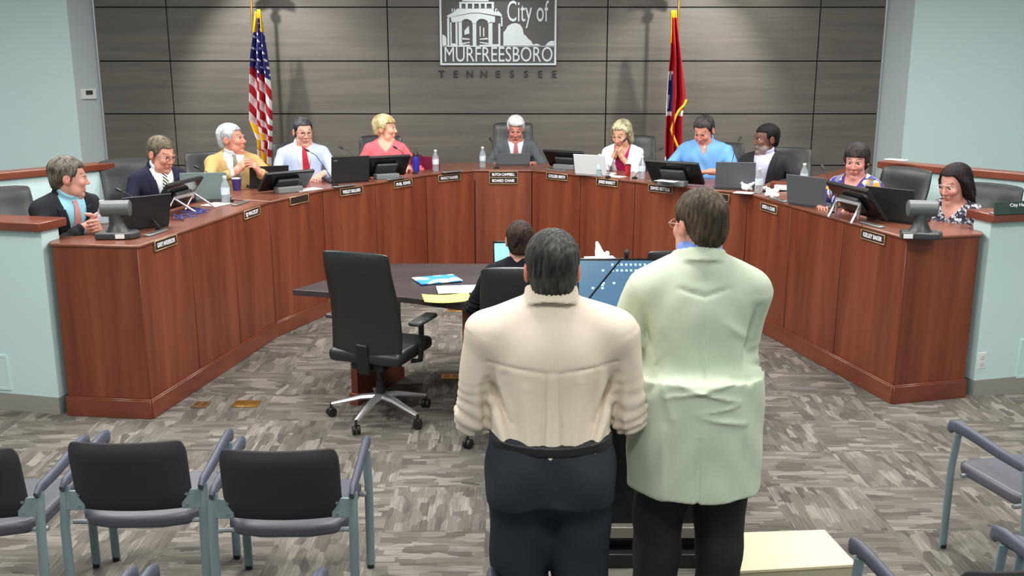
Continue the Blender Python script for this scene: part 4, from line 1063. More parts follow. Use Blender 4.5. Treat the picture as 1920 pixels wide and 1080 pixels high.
m = MB(); m.box((0, 0, .0185), (.53, .315, .002)); sc = m.build('screen', mat('desktop_screen', (52, 84, 108), .25, emit=(70, 112, 146), estr=.55), mo, smooth=False)
m = MB(); mi = mat('icons', (150, 200, 245), .4, emit=(150, 200, 250), estr=.9)
for x in [-.105 + .022 * i for i in range(13)]: m.box((x, .137, .0202), (.010, .011, .001)); m.box((x, .108, .0202), (.011, .010, .001))
for x, y in ((-.15, .108), (-.15, .045), (-.10, .045), (-.20, .02), (-.155, .02), (-.155, .035)): m.box((x, y, .0202), (.012, .010, .001))
m.build('desktop_icons', mi, mo, smooth=False)
m = MB(); m.tube([(.02, .24, 1.0), (.02, .2, 1.12)], .03, 10); m.build('monitor_stand', M_blkplastic, t)
o = flatsheet((1158, 619), 1.001, 0, .22, .11, M_paper, 'white sheet on the lectern in front of the touch screen'); 
t = empty('gooseneck_microphone', (at(1062, 618, z=1.0).x, at(1062, 618, z=1.0).y, 1.0), 0, 'tall black gooseneck microphone rising from the lectern between the two men', 'microphone')
hd_ = at(1175, 474, z=1.40) - t.location
m = MB(); m.lathe([(.03, 0), (.03, .015), (.012, .025)]); m.build('base', M_blkplastic, t)
m = MB(); m.tube([(0, 0, .02), (hd_.x * .30, hd_.y * .30, hd_.z * .33), (hd_.x * .7, hd_.y * .7, hd_.z * .72), (hd_.x * .92, hd_.y, hd_.z * .94)], .0045, 8); m.build('gooseneck', M_blkplastic, t)
m = MB(); m.lathe([(.005, -.03), (.010, -.02), (.0125, -.002), (.010, .010), (.004, .015)], hd_, 12); m.build('capsule', M_blkplastic, t)
# cream step box on the floor
tp_ = [at(*q, z=.16) for q in [(1383, 1014), (1545, 998), (1602, 1060), (1383, 1079)]]
c = sum(tp_, Vector((0, 0, 0))) / 4
t = empty('step_box', (c.x, c.y, 0), 0, 'low cream step box on the carpet right of the standing men', 'box')
m = MB(); m.prism([(.92 - c.x, 4.06 - c.y), (tp_[1].x - c.x, tp_[1].y - c.y), (tp_[2].x - c.x, tp_[2].y - c.y), (.92 - c.x, 3.74 - c.y)], 0, .155)
m.build('body', mat('cream_laminate', (196, 190, 160), .6, noise=.06, nscale=6), t, bevel=.004)
m = MB(); m.prism([(.91 - c.x, 4.07 - c.y), (tp_[1].x - c.x + .005, tp_[1].y - c.y + .008), (tp_[2].x - c.x + .008, tp_[2].y - c.y - .008), (.91 - c.x, 3.73 - c.y)], .155, .17); m.build('top_board', mat('cream_board', (222, 210, 178), .5, noise=.04, nscale=5), t, bevel=.003)
# ------------------------------------------------------------------ things on the dais
def fang(i): return frame_of(FR[i], FR[i + 1])
def dth(name, px, seg, label, cat, group=None, dr=0, z=HD):
    p = at(*px, z=z); return empty(name, (p.x, p.y, z), fang(seg) + R(dr), label, cat, group)
def tilt_monitor(px, seg, label, w=.50, stand=False, dr=0, hh=.25, lean=.17, label_mark=False):
    t = dth('touch_monitor', px, seg, label, 'monitor', 'tilted touch monitors on the dais', dr)
    a = math.atan2(hh - .02, lean); L = math.hypot(hh - .02, lean); rot = Matrix.Rotation(a + PI, 3, 'X') if False else Matrix.Rotation(-a, 3, 'X')
    # panel: lower edge on the user side, upper edge leaning over the front rim
    c = Vector((0, .02, .02 + (hh - .02) / 2)); ux = Vector((1, 0, 0)); uu = Vector((0, -lean, hh - .02)).normalized(); n = ux.cross(uu)
    Mr = Matrix((ux, uu, n)).transposed()
    m = MB(); m.box(c, (w, L, .028), rot=Mr); m.build('housing', M_blkplastic, t, bevel=.006)
    m = MB(); m.box(c - n * .0148 * (1 if n.y < 0 else -1) * -1, (w - .03, L - .03, .002), rot=Mr); m.build('screen', mat('screen_off', (18, 24, 28), .12), t, smooth=False)
    q = c + n * .02 * (1 if n.y < 0 else -1)
    m = MB(); m.box(q + Vector((0, -.01, -.01)), (w * .45, L * .45, .03), rot=Mr); m.build('rear_housing', M_dkgrey, t, bevel=.008)
    if label_mark:
        m = MB(); m.tube([q + Mr @ Vector((.02 * math.cos(x), .02 * math.sin(x), .0)) + Vector((0, -.032, .0)) for x in np.linspace(0, 2 * PI, 13)], .0018, 6); m.build('round_mark', M_silver, t)
    if stand:
        for s in (-1, 1): m = MB(); m.tube([(s * w * .28 - .07, .0, .01), (s * w * .28, -.04, hh * .52), (s * w * .28 + .09, -.16, .01)], .009, 8); m.build('stand_leg', M_chrome, t)
        m = MB(); m.tube([(-w * .28, -.045, hh * .52), (w * .28, -.045, hh * .52)], .014, 8); m.build('stand_bar', M_chrome, t)
    else:
        m = MB(); m.box((0, -.01, .025), (w * .5, .10, .05)); m.build('stand', mat('grey_stand', (120, 126, 128), .4), t, bevel=.006)
    return t
def laptop(px, seg, label, mt, w=.34, h=.23, open_=20, dr=0, logo=None):
    t = dth('laptop', px, seg, label, 'laptop', 'laptops on the dais', dr); a = R(open_)
    m = MB(); m.box((0, .12, .009), (w, .23, .018)); m.build('keyboard_base', mt, t, bevel=.004)
    m = MB(); m.box((0, .12, .0185), (w - .05, .11, .002)); m.build('keys', M_dkgrey, t)
    m = MB(); rot = Matrix.Rotation(a, 3, 'X'); m.box(Vector((0, .0, .015)) + rot @ Vector((0, 0, h / 2)), (w, .009, h), rot=rot); ld = m.build('lid', mt, t, bevel=.003)
    m = MB(); m.box(Vector((0, .0, .015)) + rot @ Vector((0, .0055, h / 2)), (w - .02, .002, h - .02), rot=rot); m.build('screen', mat('laptop_screen', (120, 150, 175), .3, emit=(150, 180, 210), estr=.35), ld, smooth=False)
    if logo:
        m = MB(); m.box(Vector((0, .0, .015)) + rot @ Vector((logo * w, -.0055, h * .85)), (.035, .002, .01), rot=rot); m.build('lid_mark', M_silver, ld, smooth=False)
    return t
M_lapblk = mat('laptop_black', (34, 36, 38), .45); M_lapgrey = mat('laptop_grey', (88, 92, 98), .4); M_lapsil = mat('laptop_silver', (178, 182, 186), .35, metal=.4)
tilt_monitor((338, 398), 1, 'black monitor on a splayed silver stand on the left wing, round mark on its back', .52, True, hh=.24, lean=.17, label_mark=True)
tilt_monitor((540, 360), 2, 'low tilted black screen in front of the man with the red tie', .46, hh=.18, dr=-28)
tilt_monitor((724, 335), 4, 'low tilted black screen in front of the woman in pink', .46, hh=.22, dr=-30)
tilt_monitor((1060, 317), 7, 'low tilted black screen between the board chair and the blonde woman', .46, hh=.19, dr=12)
tilt_monitor((1262, 348), 9, 'large low tilted black screen in front of the man in the light blue shirt', .52, hh=.22, dr=12)
tilt_monitor((1598, 410), 11, 'black monitor on a splayed silver stand on the right wing', .52, True, hh=.24, lean=.18, label_mark=True)
laptop((272, 430), 1, 'black open laptop beside the desk camera on the left wing', M_lapblk, open_=18, dr=-35)
laptop((505, 352), 2, 'black open laptop left of the low screen, by the man in the tan jacket', M_lapblk, w=.34, h=.19, open_=16, dr=-45)
laptop((657, 343), 3, 'black open laptop at the right hand of the man with the red tie', M_lapblk, w=.36, h=.235, open_=8, dr=-25, logo=-.4)
laptop((962, 311), 6, 'grey open laptop in front of the board chair', M_lapgrey, w=.36, h=.12, open_=8)
laptop((1108, 330), 8, 'white open laptop left of the blonde woman', mat('laptop_white', (226, 232, 236), .4), w=.34, h=.20, open_=14, dr=18)
laptop((1377, 356), 10, 'grey open laptop right of the man in the light blue shirt', M_lapgrey, w=.34, open_=6, dr=34)
laptop((1512, 388), 11, 'dark grey open laptop at the inner end of the right wing', M_lapgrey, w=.35, open_=10, dr=25)
laptop((1668, 416), 11, 'black open laptop beside the desk camera on the right wing', M_lapblk, w=.36, open_=10, dr=28)
laptop((385, 378), 1, 'teal-grey open laptop lid behind the silver stand on the left wing', mat('laptop_teal', (112, 132, 130), .5), w=.36, h=.22, open_=5, dr=-70)
M_bottle = mat('clear_bottle', (225, 238, 245), .12, trans=.75); M_blabel = mat('bottle_label', (205, 218, 232), .6)
def bottle_make(p, label):
    t = empty('water_bottle', p, 0, label, 'bottle', 'water bottles')
    m = MB(); m.lathe([(.005, 0), (.031, .002), (.033, .02), (.031, .07), (.033, .12), (.031, .145), (.014, .185), (.0135, .20)], seg=18); m.build('bottle_body', M_bottle, t)
    m = MB(); m.lathe([(.0335, .07), (.0340, .075), (.0340, .118), (.0335, .122)], seg=18); m.build('paper_label', M_blabel, t)
    m = MB(); m.lathe([(.015, .198), (.0155, .20), (.0155, .214), (.013, .216)], seg=18); m.build('cap', M_white, t)
    return t
B0 = None
for px, py, lb in [(196, 437, 'clear water bottle by the clasped hands of the leftmost man'), (424, 381, 'clear water bottle on a white sheet at the inner end of the left wing'), (817, 321, 'clear water bottle beside the maroon folder'), (905, 314, 'clear water bottle just left of the board chair'),
                   (1124, 331, 'clear water bottle in front of the white laptop'), (1203, 335, 'clear water bottle beside the small red can'), (1422, 362, 'clear water bottle among the crumpled tissues, right of centre'), (1506, 352, 'clear water bottle behind the dark grey laptop on the right')]:
    p = at(px, py, z=HD)
    if B0 is None: B0 = bottle_make(p, lb)
    else:
        c = copy_tree(B0); c.location = p; c['label'] = lb
def mic(base, head, label, zh=1.36, zb=HD):
    b = at(*base, z=zb); Yb = b.y; h = at(*head, Y=Yb + .12)
    t = empty('gooseneck_microphone', b, 0, label, 'microphone', 'gooseneck microphones on the dais'); d = h - b
    m = MB(); m.lathe([(.028, 0), (.028, .012), (.01, .02)]); m.build('base', M_blkplastic, t)
    m = MB(); m.tube([(0, 0, .015), (d.x * .35, d.y * .3, d.z * .5), (d.x * .7, d.y * .7, d.z * .88), tuple(d)], .0035, 6); m.build('gooseneck', M_blkplastic, t)
    e = Vector((d.x * .3, d.y * .3, d.z * .12)).normalized(); m = MB(); m.tube([d - e * .01, d, d + e * .03, d + e * .045], [.006, .010, .011, .006], 10); m.build('capsule', M_blkplastic, t)
mic((300, 430), (226, 358), 'thin grey gooseneck microphone bending towards the man in the navy suit')
mic((432, 378), (372, 315), 'black gooseneck microphone before the man in the tan jacket')
mic((628, 348), (578, 283), 'black gooseneck microphone in front of the red tie')
mic((690, 336), (642, 278), 'gooseneck microphone standing free against the timber wall')
mic((778, 326), (743, 278), 'black gooseneck microphone in front of the pink top')
mic((931, 316), (921, 264), 'thin gooseneck microphone before the grey suit of the board chair')
mic((1140, 333), (1170, 264), 'black gooseneck microphone at the chin of the blonde woman')
mic((1190, 335), (1237, 280), 'gooseneck microphone between the white cardigan and the red flag')
mic((1362, 354), (1386, 262), 'black gooseneck microphone between the blue shirt and the black jacket')
mic((1560, 398), (1545, 318), 'gooseneck microphone before the woman in the floral top')
def ptz(px, label, rz_, s=1.0, back=True):
    p = at(*px, z=HD); t = empty('desk_camera', p, R(rz_), label, 'camera', 'desk cameras')
    m = MB(); m.prism([(-.13, -.07), (.10, -.085), (.14, .0), (.11, .07), (-.11, .07)], 0, .045); m.build('base', M_dkgrey, t, bevel=.012, seg=3)
    m = MB(); m.lathe([(.075, .04), (.06, .06), (.042, .10), (.04, .17)]); m.build('neck', M_dkgrey, t)
    m = MB(); m.tube([(-.09, .0, .19), (-.085, 0, .19), (.085, 0, .19), (.09, 0, .19)], [.045, .052, .052, .045], 18); h = m.build('head', M_grey, t)
    m = MB(); m.lathe([(.03, 0), (.034, .01), (.03, .05), (.022, .052)], (0, .05, .20), 18, Matrix.Rotation(-PI / 2, 3, 'X')); m.build('lens', M_blkgloss, h)
    m = MB(); m.box((.03 if rz_ > 0 else -.09, -.082, .022), (.055, .008, .026)); m.build('sticker', M_paper, t)
ptz((222, 446), 'dark grey desk camera on the left front corner of the dais', 8); ptz((1724, 446), 'dark grey desk camera on the right front corner of the dais', -8)
# power strips fixed on the rim above the plates
for px, seg, lb in [((298, 438), 1, 'nearest the left end'), ((456, 382), 1, 'at the inner end of the left wing'), ((648, 350), 3, 'above the third plate from the left end'), ((745, 336), 4, 'below the woman in pink'), ((850, 323), 5, 'left of the board chair'), ((1040, 320), 7, 'right of the board chair'), ((1235, 343), 9, 'below the large tilted screen'), ((1455, 376), 11, 'at the inner end of the right wing'), ((1630, 423), 11, 'nearest the right end')]:
    t = dth('socket_strip', px, seg, 'aluminium socket strip on the dais rim ' + lb, 'socket strip', 'socket strips on the dais rim')
    m = MB(); m.box((0, .02, .006), (.24, .045, .012)); m.build('cover', M_silver, t, bevel=.003)
    m = MB(); m.box((0, .02, .0125), (.18, .022, .002))
    m.build('socket_inserts', M_dkgrey, t, smooth=False)
def cup(px, label, rgb, r=.035, h=.09, nm='cup', lid=None, seg=0):
    p = at(*px, z=HD); t = empty(nm, p, 0, label, nm.replace('_', ' ')); m = MB(); m.lathe([(r * .8, 0), (r * .82, .002), (r, h), (r * .9, h), (r * .75, .01)], seg=20); m.build('vessel', mat(nm + '_m', rgb, .4), t)
    m = MB(); m.lathe([(r * 1.03, h), (r * 1.03, h + .008), (r * .5, h + .012)]); m.build('lid', mat(nm + '_lid', lid or (200, 205, 215), .5), t)
cup((444, 357), 'purple tumbler before the man in the tan jacket', (66, 48, 120), .038, .10, 'tumbler')
cup((1177, 330), 'small red drinks can beside the white cardigan', (180, 30, 36), .03, .105, 'drinks_can', lid=(60, 20, 20))
p = at(780, 322, z=HD); t = empty('sports_bottle', p, 0, 'dark blue sports bottle to the right of the woman in pink', 'bottle')
m = MB(); m.lathe([(.03, 0), (.036, .005), (.036, .12), (.03, .15), (.028, .16)]); m.build('bottle_body', mat('blue_bottle', (34, 40, 150), .35), t)
m = MB(); m.lathe([(.03, .158), (.03, .18), (.015, .2), (.006, .22)]); m.build('cap', M_blkplastic, t)
t = dth('folder', (808, 320), 5, 'maroon folder standing open by the sports bottle', 'folder', dr=25); m = MB(); m.box((0, .16, .075), (.24, .012, .15), rot=Matrix.Rotation(R(-14), 3, 'X')); m.build('cover', mat('maroon', (110, 20, 52), .5), t, bevel=.003)
m = MB(); m.box((.11, .06, .065), (.012, .2, .13)); m.build('side_flap', mat('maroon', (110, 20, 52), .5), t, bevel=.003)
flatsheet((405, 384), HD, 70, .20, .16, M_paper, 'white sheet under the water bottle on the left wing', bend=0)
flatsheet((575, 356), HD, 50, .26, .14, M_paper, 'white papers before the low screen of the man with the red tie')
flatsheet((1152, 331), HD, -45, .22, .12, M_paper, 'white papers before the blonde woman')
flatsheet((1250, 340), HD + .05, -40, .20, .1, M_paper, 'white papers under the large tilted screen')
flatsheet((1395, 362), HD, -30, .16, .12, M_paper, 'white papers between the grey laptop and the crumpled tissues')
flatsheet((215, 424), HD, 20, .12, .12, M_paper, 'small white card behind the left desk camera')
flatsheet((1655, 412), HD, -60, .12, .10, M_paper, 'white papers behind the right splayed monitor stand')
flatsheet((1680, 300), 1.452, -50, .16, .10, M_paper, 'white papers lying on the end of the right rail cap')
flatsheet((1566, 373), HD, -60, .13, .08, M_paper, 'white envelope between the dark grey laptop and the splayed stand')
def crumple(px, label, s=1.):
    p = at(*px, z=HD); sd = Sdf(); random.seed(len(label))
    for i in range(7): a = i * .9; sd.cap((.03 * math.cos(a) * s, .03 * math.sin(a) * s, .018), (.05 * math.cos(a + 2) * s, .03 * math.sin(a + 1) * s, .05 * s + .01 * (i % 3)), .018 * s, .008, k=.01)
    sd.fn(wrinkle(.005, 3), op='d'); V, F = surface(sd, (-.12, -.12, -.0), (.12, .12, .14), .005); o = mesh_obj('crumpled_tissue', V, F, M_paper); o.location = (p.x, p.y, HD); tag(o, label, 'tissue')
crumple((1400, 357), 'white crumpled tissue in front of the man in the black jacket'); crumple((1447, 369), 'white crumpled tissue on the right wing beside the dark grey laptop', 1.25)
t = dth('small_box', (1465, 356), 11, 'small cherry coloured box behind the crumpled tissues', 'box', dr=55); m = MB(); m.box((0, .1, .03), (.2, .12, .06)); m.build('box_body', cherry_trim, t, bevel=.003)
m = MB(); m.box((0, .0, .02), (.12, .05, .04)); m.build('white_tray', M_paper, t, bevel=.003)
# cables under the left splayed stand
m = MB()
for i in range(5):
    random.seed(i + 3); q = at(345 + i * 9, 408 - i * 4, z=HD + .01); m.tube([(q.x + random.uniform(-.1, .1), q.y + random.uniform(-.12, .12), HD + .012 + .012 * (k % 2)) for k in range(6)], .005, 6)
m.build('cables', mat('blue_cable', (60, 66, 130), .5), label='tangle of blue and black cables under the left splayed monitor stand', cat='cables')
# sign standing on the right cap
p = at(1868, 402, z=1.26); t = empty('table_sign', (p.x + .18, p.y + .04, 1.26), R(14), 'dark green table sign with two lines of white lettering on the right half wall', 'sign')
m = MB(); m.box((0, 0, .04), (.42, .012, .085), rot=Matrix.Rotation(R(-12), 3, 'X')); m.build('plate', mat('sign_green', (44, 62, 58), .5), t, bevel=.002)
m = MB(); m.box((0, .02, .005), (.42, .05, .01)); m.build('foot', M_silver, t, bevel=.002)
text_mesh('lettering', 'City Hall Staff', .03, M_letter, t, (.0, -.0105, .058), rot=(R(78), 0, 0), width=.2)
text_mesh('lettering', 'Parking Available', .03, M_letter, t, (.0, -.003, .022), rot=(R(78), 0, 0), width=.28)

# ------------------------------------------------------------------ people
H_grey = hair_mat('hair_grey_brown', (54, 50, 45), (118, 112, 102)); H_brn = hair_mat('hair_ash_brown', (66, 58, 48), (122, 112, 96)); H_sil = hair_mat('hair_silver', (150, 152, 160), (215, 218, 224))
H_dkg = hair_mat('hair_dark_grey', (34, 34, 38), (92, 92, 96)); H_bl = hair_mat('hair_blonde', (170, 148, 96), (238, 226, 184)); H_wh = hair_mat('hair_white', (205, 208, 212), (245, 248, 250)); H_bl2 = hair_mat('hair_blonde_grey', (120, 112, 86), (226, 220, 180))
H_db = hair_mat('hair_dark_brown', (28, 24, 26), (66, 56, 54)); H_bk = hair_mat('hair_black', (10, 9, 10), (24, 22, 24)); H_dkr = hair_mat('hair_dark_auburn', (16, 10, 13), (44, 26, 30)); H_pep = hair_mat('hair_pepper', (36, 33, 34), (84, 76, 74))
H_man1 = hair_mat('hair_short_dark_grey', (34, 34, 33), (76, 75, 71)); H_man2 = hair_mat('hair_mid_brown', (42, 35, 28), (86, 74, 58)); H_bun = hair_mat('hair_brown_bun', (30, 20, 17), (70, 50, 42))
W_sh = cloth_mat('white_shirt', (222, 230, 238)); W_bl = cloth_mat('pale_blue_shirt', (150, 205, 226)); W_lav = cloth_mat('lavender_shirt', (196, 196, 222))
glas = mat('spectacle_frame', (60, 50, 50), .4)
def clasp(x=0, y=-.42, z=.84, sp=.055, up=.0): return dict(wR=(x - sp, y, z), wL=(x + sp, y, z), fR=(.75, -.65, .1 + up), fL=(-.75, -.65, .12 + up), nR=(.65, .7, -.2), nL=(-.65, .7, -.2), cR=62, cL=58, sR=2, sL=2)
P = person
P('man in a black suit and pale blue shirt, leftmost at the dais, hands clasped', head=(129, 334), Y=6.52, rot=55, hyaw=112, hpitch=8, lean=24, hs=1.08, bulk=1.14, belly=.6, skin=(206, 150, 134), hair='full', hmat=H_grey, vol=1.04, wear='suit', cloth=cloth_mat('black_suit', (34, 36, 42)), shirt=W_bl, tie=stripe_mat('tie_pink', (160, 110, 130), (205, 150, 130), 60, (1, 0, 1.4)), badge=1, vw=.085, vb=.10, legs=cloth_mat('black_trousers', (28, 28, 32)), **clasp(.02, -.44, .83))
P('man in a navy suit, white shirt and striped tie, wearing glasses', head=(302, 290), Y=7.85, rot=44, hyaw=62, hpitch=20, lean=22, hs=1.10, bulk=1.1, belly=.3, skin=(216, 152, 132), hair='full', hmat=H_brn, vol=1.0, glasses=glas, wear='suit', cloth=cloth_mat('navy_suit', (38, 40, 60)), shirt=W_sh, tie=stripe_mat('tie_stripe', (30, 38, 84), (214, 220, 190), 34, (1, 0, 1)), vw=.085, vb=.08, legs=cloth_mat('navy_trousers', (30, 32, 48)), wR=(-.12, -.36, .80), wL=(.14, -.38, .80), tiew=1.2)
P('man in a tan jacket with silver hair, talking with raised fingertips', head=(434, 262), Y=8.85, rot=24, hyaw=82, hpitch=-2, lean=8, hs=1.10, bulk=1.08, belly=.4, skin=(222, 150, 128), hair='short', hmat=H_sil, vol=1.01, wr=.005, wear='suit', cloth=cloth_mat('tan_jacket', (190, 160, 108), noise=.08), shirt=W_sh, tie=stripe_mat('tie_olive', (96, 92, 84), (140, 132, 110), 50, (1, 0, 1)), vw=.085, vb=.06, tiex=.02, legs=cloth_mat('brown_trousers', (70, 60, 50)), wR=(-.02, -.34, .92), wL=(.18, -.38, .90), pR=(-1, .1, -.6), pL=(1, .3, -.8), fR=(.55, -.35, .55), fL=(-.45, -.3, .6), nR=(.8, .2, -.1), nL=(-.8, .2, -.1), cR=28, cL=28, sR=9, sL=9)
P('man with glasses in a light blue seersucker suit and red tie', head=(568, 248), Y=9.5, rot=14, hyaw=28, hpitch=10, lean=6, hs=1.08, bulk=1.05, belly=.4, skin=(216, 164, 146), hair='short', hmat=H_dkg, glasses=glas, wear='suit', cloth=stripe_mat('seersucker', (196, 208, 232), (176, 192, 224), 110, (1, .3, 0), .5, .2), shirt=W_sh, tie=cloth_mat('red_tie', (176, 44, 60)), tiew=1.15, tiex=.03, vw=.085, vb=.07, legs=cloth_mat('blue_trousers', (150, 165, 195)), wR=(-.14, -.30, .79), wL=(.16, -.36, .80), fL=(-.5, -.8, -.1), cL=35)
P('woman with short blonde hair in a pink long-sleeved top', head=(722, 242), Y=10.1, rot=10, hyaw=78, hpitch=2, lean=6, fem=1, hs=1.08, bulk=1.08, skin=(228, 172, 148), hair='fshort', hmat=H_bl, vol=1.05, wear='blouse', cloth=cloth_mat('pink_top', (240, 112, 124)), vb=.41, vw=.075, nc=.066, legs=cloth_mat('dark_trousers', (40, 40, 46)), wR=(-.16, -.24, .78), wL=(.22, -.22, .78), iris=(60, 80, 100))
P('white-haired man in a grey suit, seated at the centre of the dais', head=(967, 243), Y=10.95, rot=0, hyaw=-2, hpitch=22, lean=12, hs=1.16, bulk=1.12, belly=.3, scale=.96, skin=(206, 136, 124), hair='part', hmat=H_wh, vol=1.05, wear='suit', cloth=cloth_mat('grey_suit', (92, 98, 104)), shirt=W_sh, tie=stripe_mat('tie_crimson', (140, 40, 60), (196, 120, 130), 44, (1, 0, .9)), tiew=1.2, badge=1, vw=.085, vb=.08, legs=cloth_mat('grey_trousers', (80, 84, 90)), wR=(-.22, -.34, .79), wL=(.20, -.36, .79))
P('blonde woman in a white cardigan over a magenta top, chin on her hands', head=(1166, 252), Y=10.15, rot=-12, hyaw=-36, hpitch=24, lean=12, fem=1, scale=.95, hs=1.17, bulk=1.08, skin=(214, 160, 134), hair='bob', hmat=H_bl2, vol=1.0, wear='cardigan', cloth=cloth_mat('white_cardigan', (232, 236, 244)), inner=cloth_mat('magenta_top', (176, 36, 92)), legs=cloth_mat('dark_trousers2', (40, 40, 46)), wR=(-.075, -.245, .935), wL=(.005, -.245, .935), fR=(.3, -.25, .9), fL=(-.3, -.25, .9), nR=(.8, .5, 0), nL=(-.8, .5, 0), cR=70, cL=66, pR=(-.6, -.3, -1), pL=(.6, -.3, -1), sleeve=.75)
P('dark-haired man in a light blue open-necked shirt, looking down', head=(1320, 246), Y=9.65, rot=-16, hyaw=-34, hpitch=28, lean=12, hs=1.14, bulk=1.3, belly=.8, sh=.21, skin=(206, 142, 124), hair='short', hmat=H_pep, wear='shirt', cloth=cloth_mat('sky_blue_shirt', (112, 166, 226)), inner=W_sh, colh=.024, sleeve=.15, flare=.02, loose=1, wr=.006, legs=cloth_mat('khaki_trousers', (110, 100, 84)), wR=(-.14, -.36, .80), wL=(.10, -.40, .80), pR=(-1, 0, -.6), pL=(1, -.1, -.6), fR=(.8, -.5, 0), fL=(-.9, -.3, 0), ce=.02,
  extra=lambda body, T, Hd, arms, hs: None)
P('man with dark skin, short black hair and grey beard in a black jacket, looking left', head=(1436, 262), Y=9.1, rot=-30, hyaw=-74, hpitch=4, lean=10, hs=1.12, bulk=1.14, skin=(112, 76, 64), lip=(100, 60, 56), brow=(26, 20, 20), beard=(150, 140, 138), hair='fuzz', hmat=H_bk, vol=1.02, wear='suit', cloth=cloth_mat('charcoal_jacket', (44, 42, 48)), shirt=W_lav, vw=.085, vb=.05, legs=cloth_mat('black_trousers2', (28, 28, 32)), wR=(-.14, -.40, .80), wL=(.22, -.34, .80), pL=(1, .2, -.5))
flor = blotch_mat('floral_print', [(.0, (52, 50, 130)), (.3, (196, 200, 222)), (.48, (60, 64, 150)), (.62, (206, 146, 44)), (.74, (120, 120, 150)), (.86, (92, 84, 30))], 26, vor=True)
P('woman with short dark hair in a blue and yellow floral top, looking left', head=(1606, 303), Y=7.6, scale=.97, rot=-42, hyaw=-30, hpitch=12, lean=12, fem=1, hs=1.10, bulk=1.22, skin=(206, 144, 132), hair='fringe', hmat=H_db, vol=1.0, wear='cardigan', cloth=flor, inner=cloth_mat('violet_top', (76, 60, 130)), sleeve=.2, flare=.02, legs=cloth_mat('dark_trousers3', (40, 40, 46)), wR=(-.16, -.36, .80), wL=(.16, -.36, .80))
spk = blotch_mat('speckled_print', [(.0, (36, 38, 58)), (.4, (150, 150, 160)), (.62, (60, 62, 84)), (.8, (190, 190, 194))], 60, vor=True)
P('woman with long dark hair in a speckled grey top, rightmost at the dais', head=(1790, 346), Y=6.9, scale=.9, rot=-50, hyaw=-62, hpitch=20, lean=12, fem=1, hs=1.2, bulk=1.06, skin=(206, 150, 136), hair='long', hmat=H_dkr, vol=1.0, wear='blouse', cloth=spk, vb=.38, vw=.10, nc=.085, sleeve=.0, flare=.01, legs=cloth_mat('dark_trousers4', (40, 40, 46)), wR=(-.14, -.34, .80), wL=(.16, -.34, .80))
P('woman with brown pinned-up hair seen from behind, seated at the pit table', head=(975, 452), Y=5.80,  rot=180, hyaw=180, hpitch=4, lean=4, fem=1, hs=1.0, back=1, skin=(214, 160, 138), hair='bun', hmat=H_bun, wear='blouse', cloth=cloth_mat('black_blouse', (26, 28, 34)), vb=.6, vw=.01, nc=.062, legs=cloth_mat('dark_trousers5', (34, 34, 40)), wR=(-.16, -.34, .80), wL=(.16, -.34, .80))
# --- the two standing men
cream = cloth_mat('cream_shirt', (226, 212, 196), .8, .15, 500, .02); mint = cloth_mat('pale_green_jacket', (192, 204, 184), .85, .2, 500, .02)
slate = cloth_mat('slate_trousers', (44, 50, 58)); char = cloth_mat('charcoal_trousers', (44, 42, 46))
S1 = dict(stand=1, back=1, rot=180, hyaw=180, hpitch=6, lean=3, h=.006, hcl=.0065)
c1 = [((-.20, .10, 1.285), (0, .16, 1.275), .005, .005), ((0, .16, 1.275), (.20, .10, 1.285), .005, .005),
      ((-.024, .16, 1.27), (-.030, .2, .96), .006, .008), ((.024, .16, 1.27), (.030, .2, .96), .006, .008), ((0, .16, 1.25), (0, .2, .98), .018, -.004),
      ((-.13, .13, 1.26), (-.10, .17, 1.02), .016, .009), ((.14, .13, 1.25), (.10, .17, 1.02), .016, .009), ((-.085, .16, 1.24), (-.065, .19, 1.0), .014, -.007), ((.08, .16, 1.22), (.065, .19, 1.0), .014, -.007),
      ((-.20, .08, 1.24), (-.13, .14, 1.10), .012, .011), ((.20, .08, 1.22), (.13, .14, 1.10), .012, .011), ((-.19, .1, 1.14), (-.12, .16, 1.00), .013, -.008), ((.19, .1, 1.14), (.13, .16, 1.0), .013, -.008),
      ((-.17, .10, 1.19), (-.11, .15, 1.02), .008, .009), ((.165, .1, 1.2), (.12, .15, 1.03), .008, .009), ((-.21, .05, 1.20), (-.20, .06, 1.05), .012, .012), ((.21, .05, 1.20), (.20, .06, 1.05), .012, .012)]
P('bulky grey-haired man in a cream dress shirt, standing with his back to us', head=(1035, 505), Y=3.02, scale=1.03, hs=.98, bulk=1.06, belly=.4, sh=.205, skin=(196, 128, 112), hair='recede', hmat=H_man1, hh=.003, wear='shirt', cloth=cream, legs=slate, loose=1, ce=.022, sleeve=.97, wr=.003, wrf=.6, cre=[(a, b, w, h_ * 1.4) for a, b, w, h_ in c1], neck=.115, neckw=.98, colr=1.10, colh=.030, colz=.535, coly=.018,
  wR=(-.13, -.28, 1.06), wL=(.13, -.28, 1.06), pR=(-.5, .4, -1), pL=(.45, .4, -1), lw=1.0, **S1)
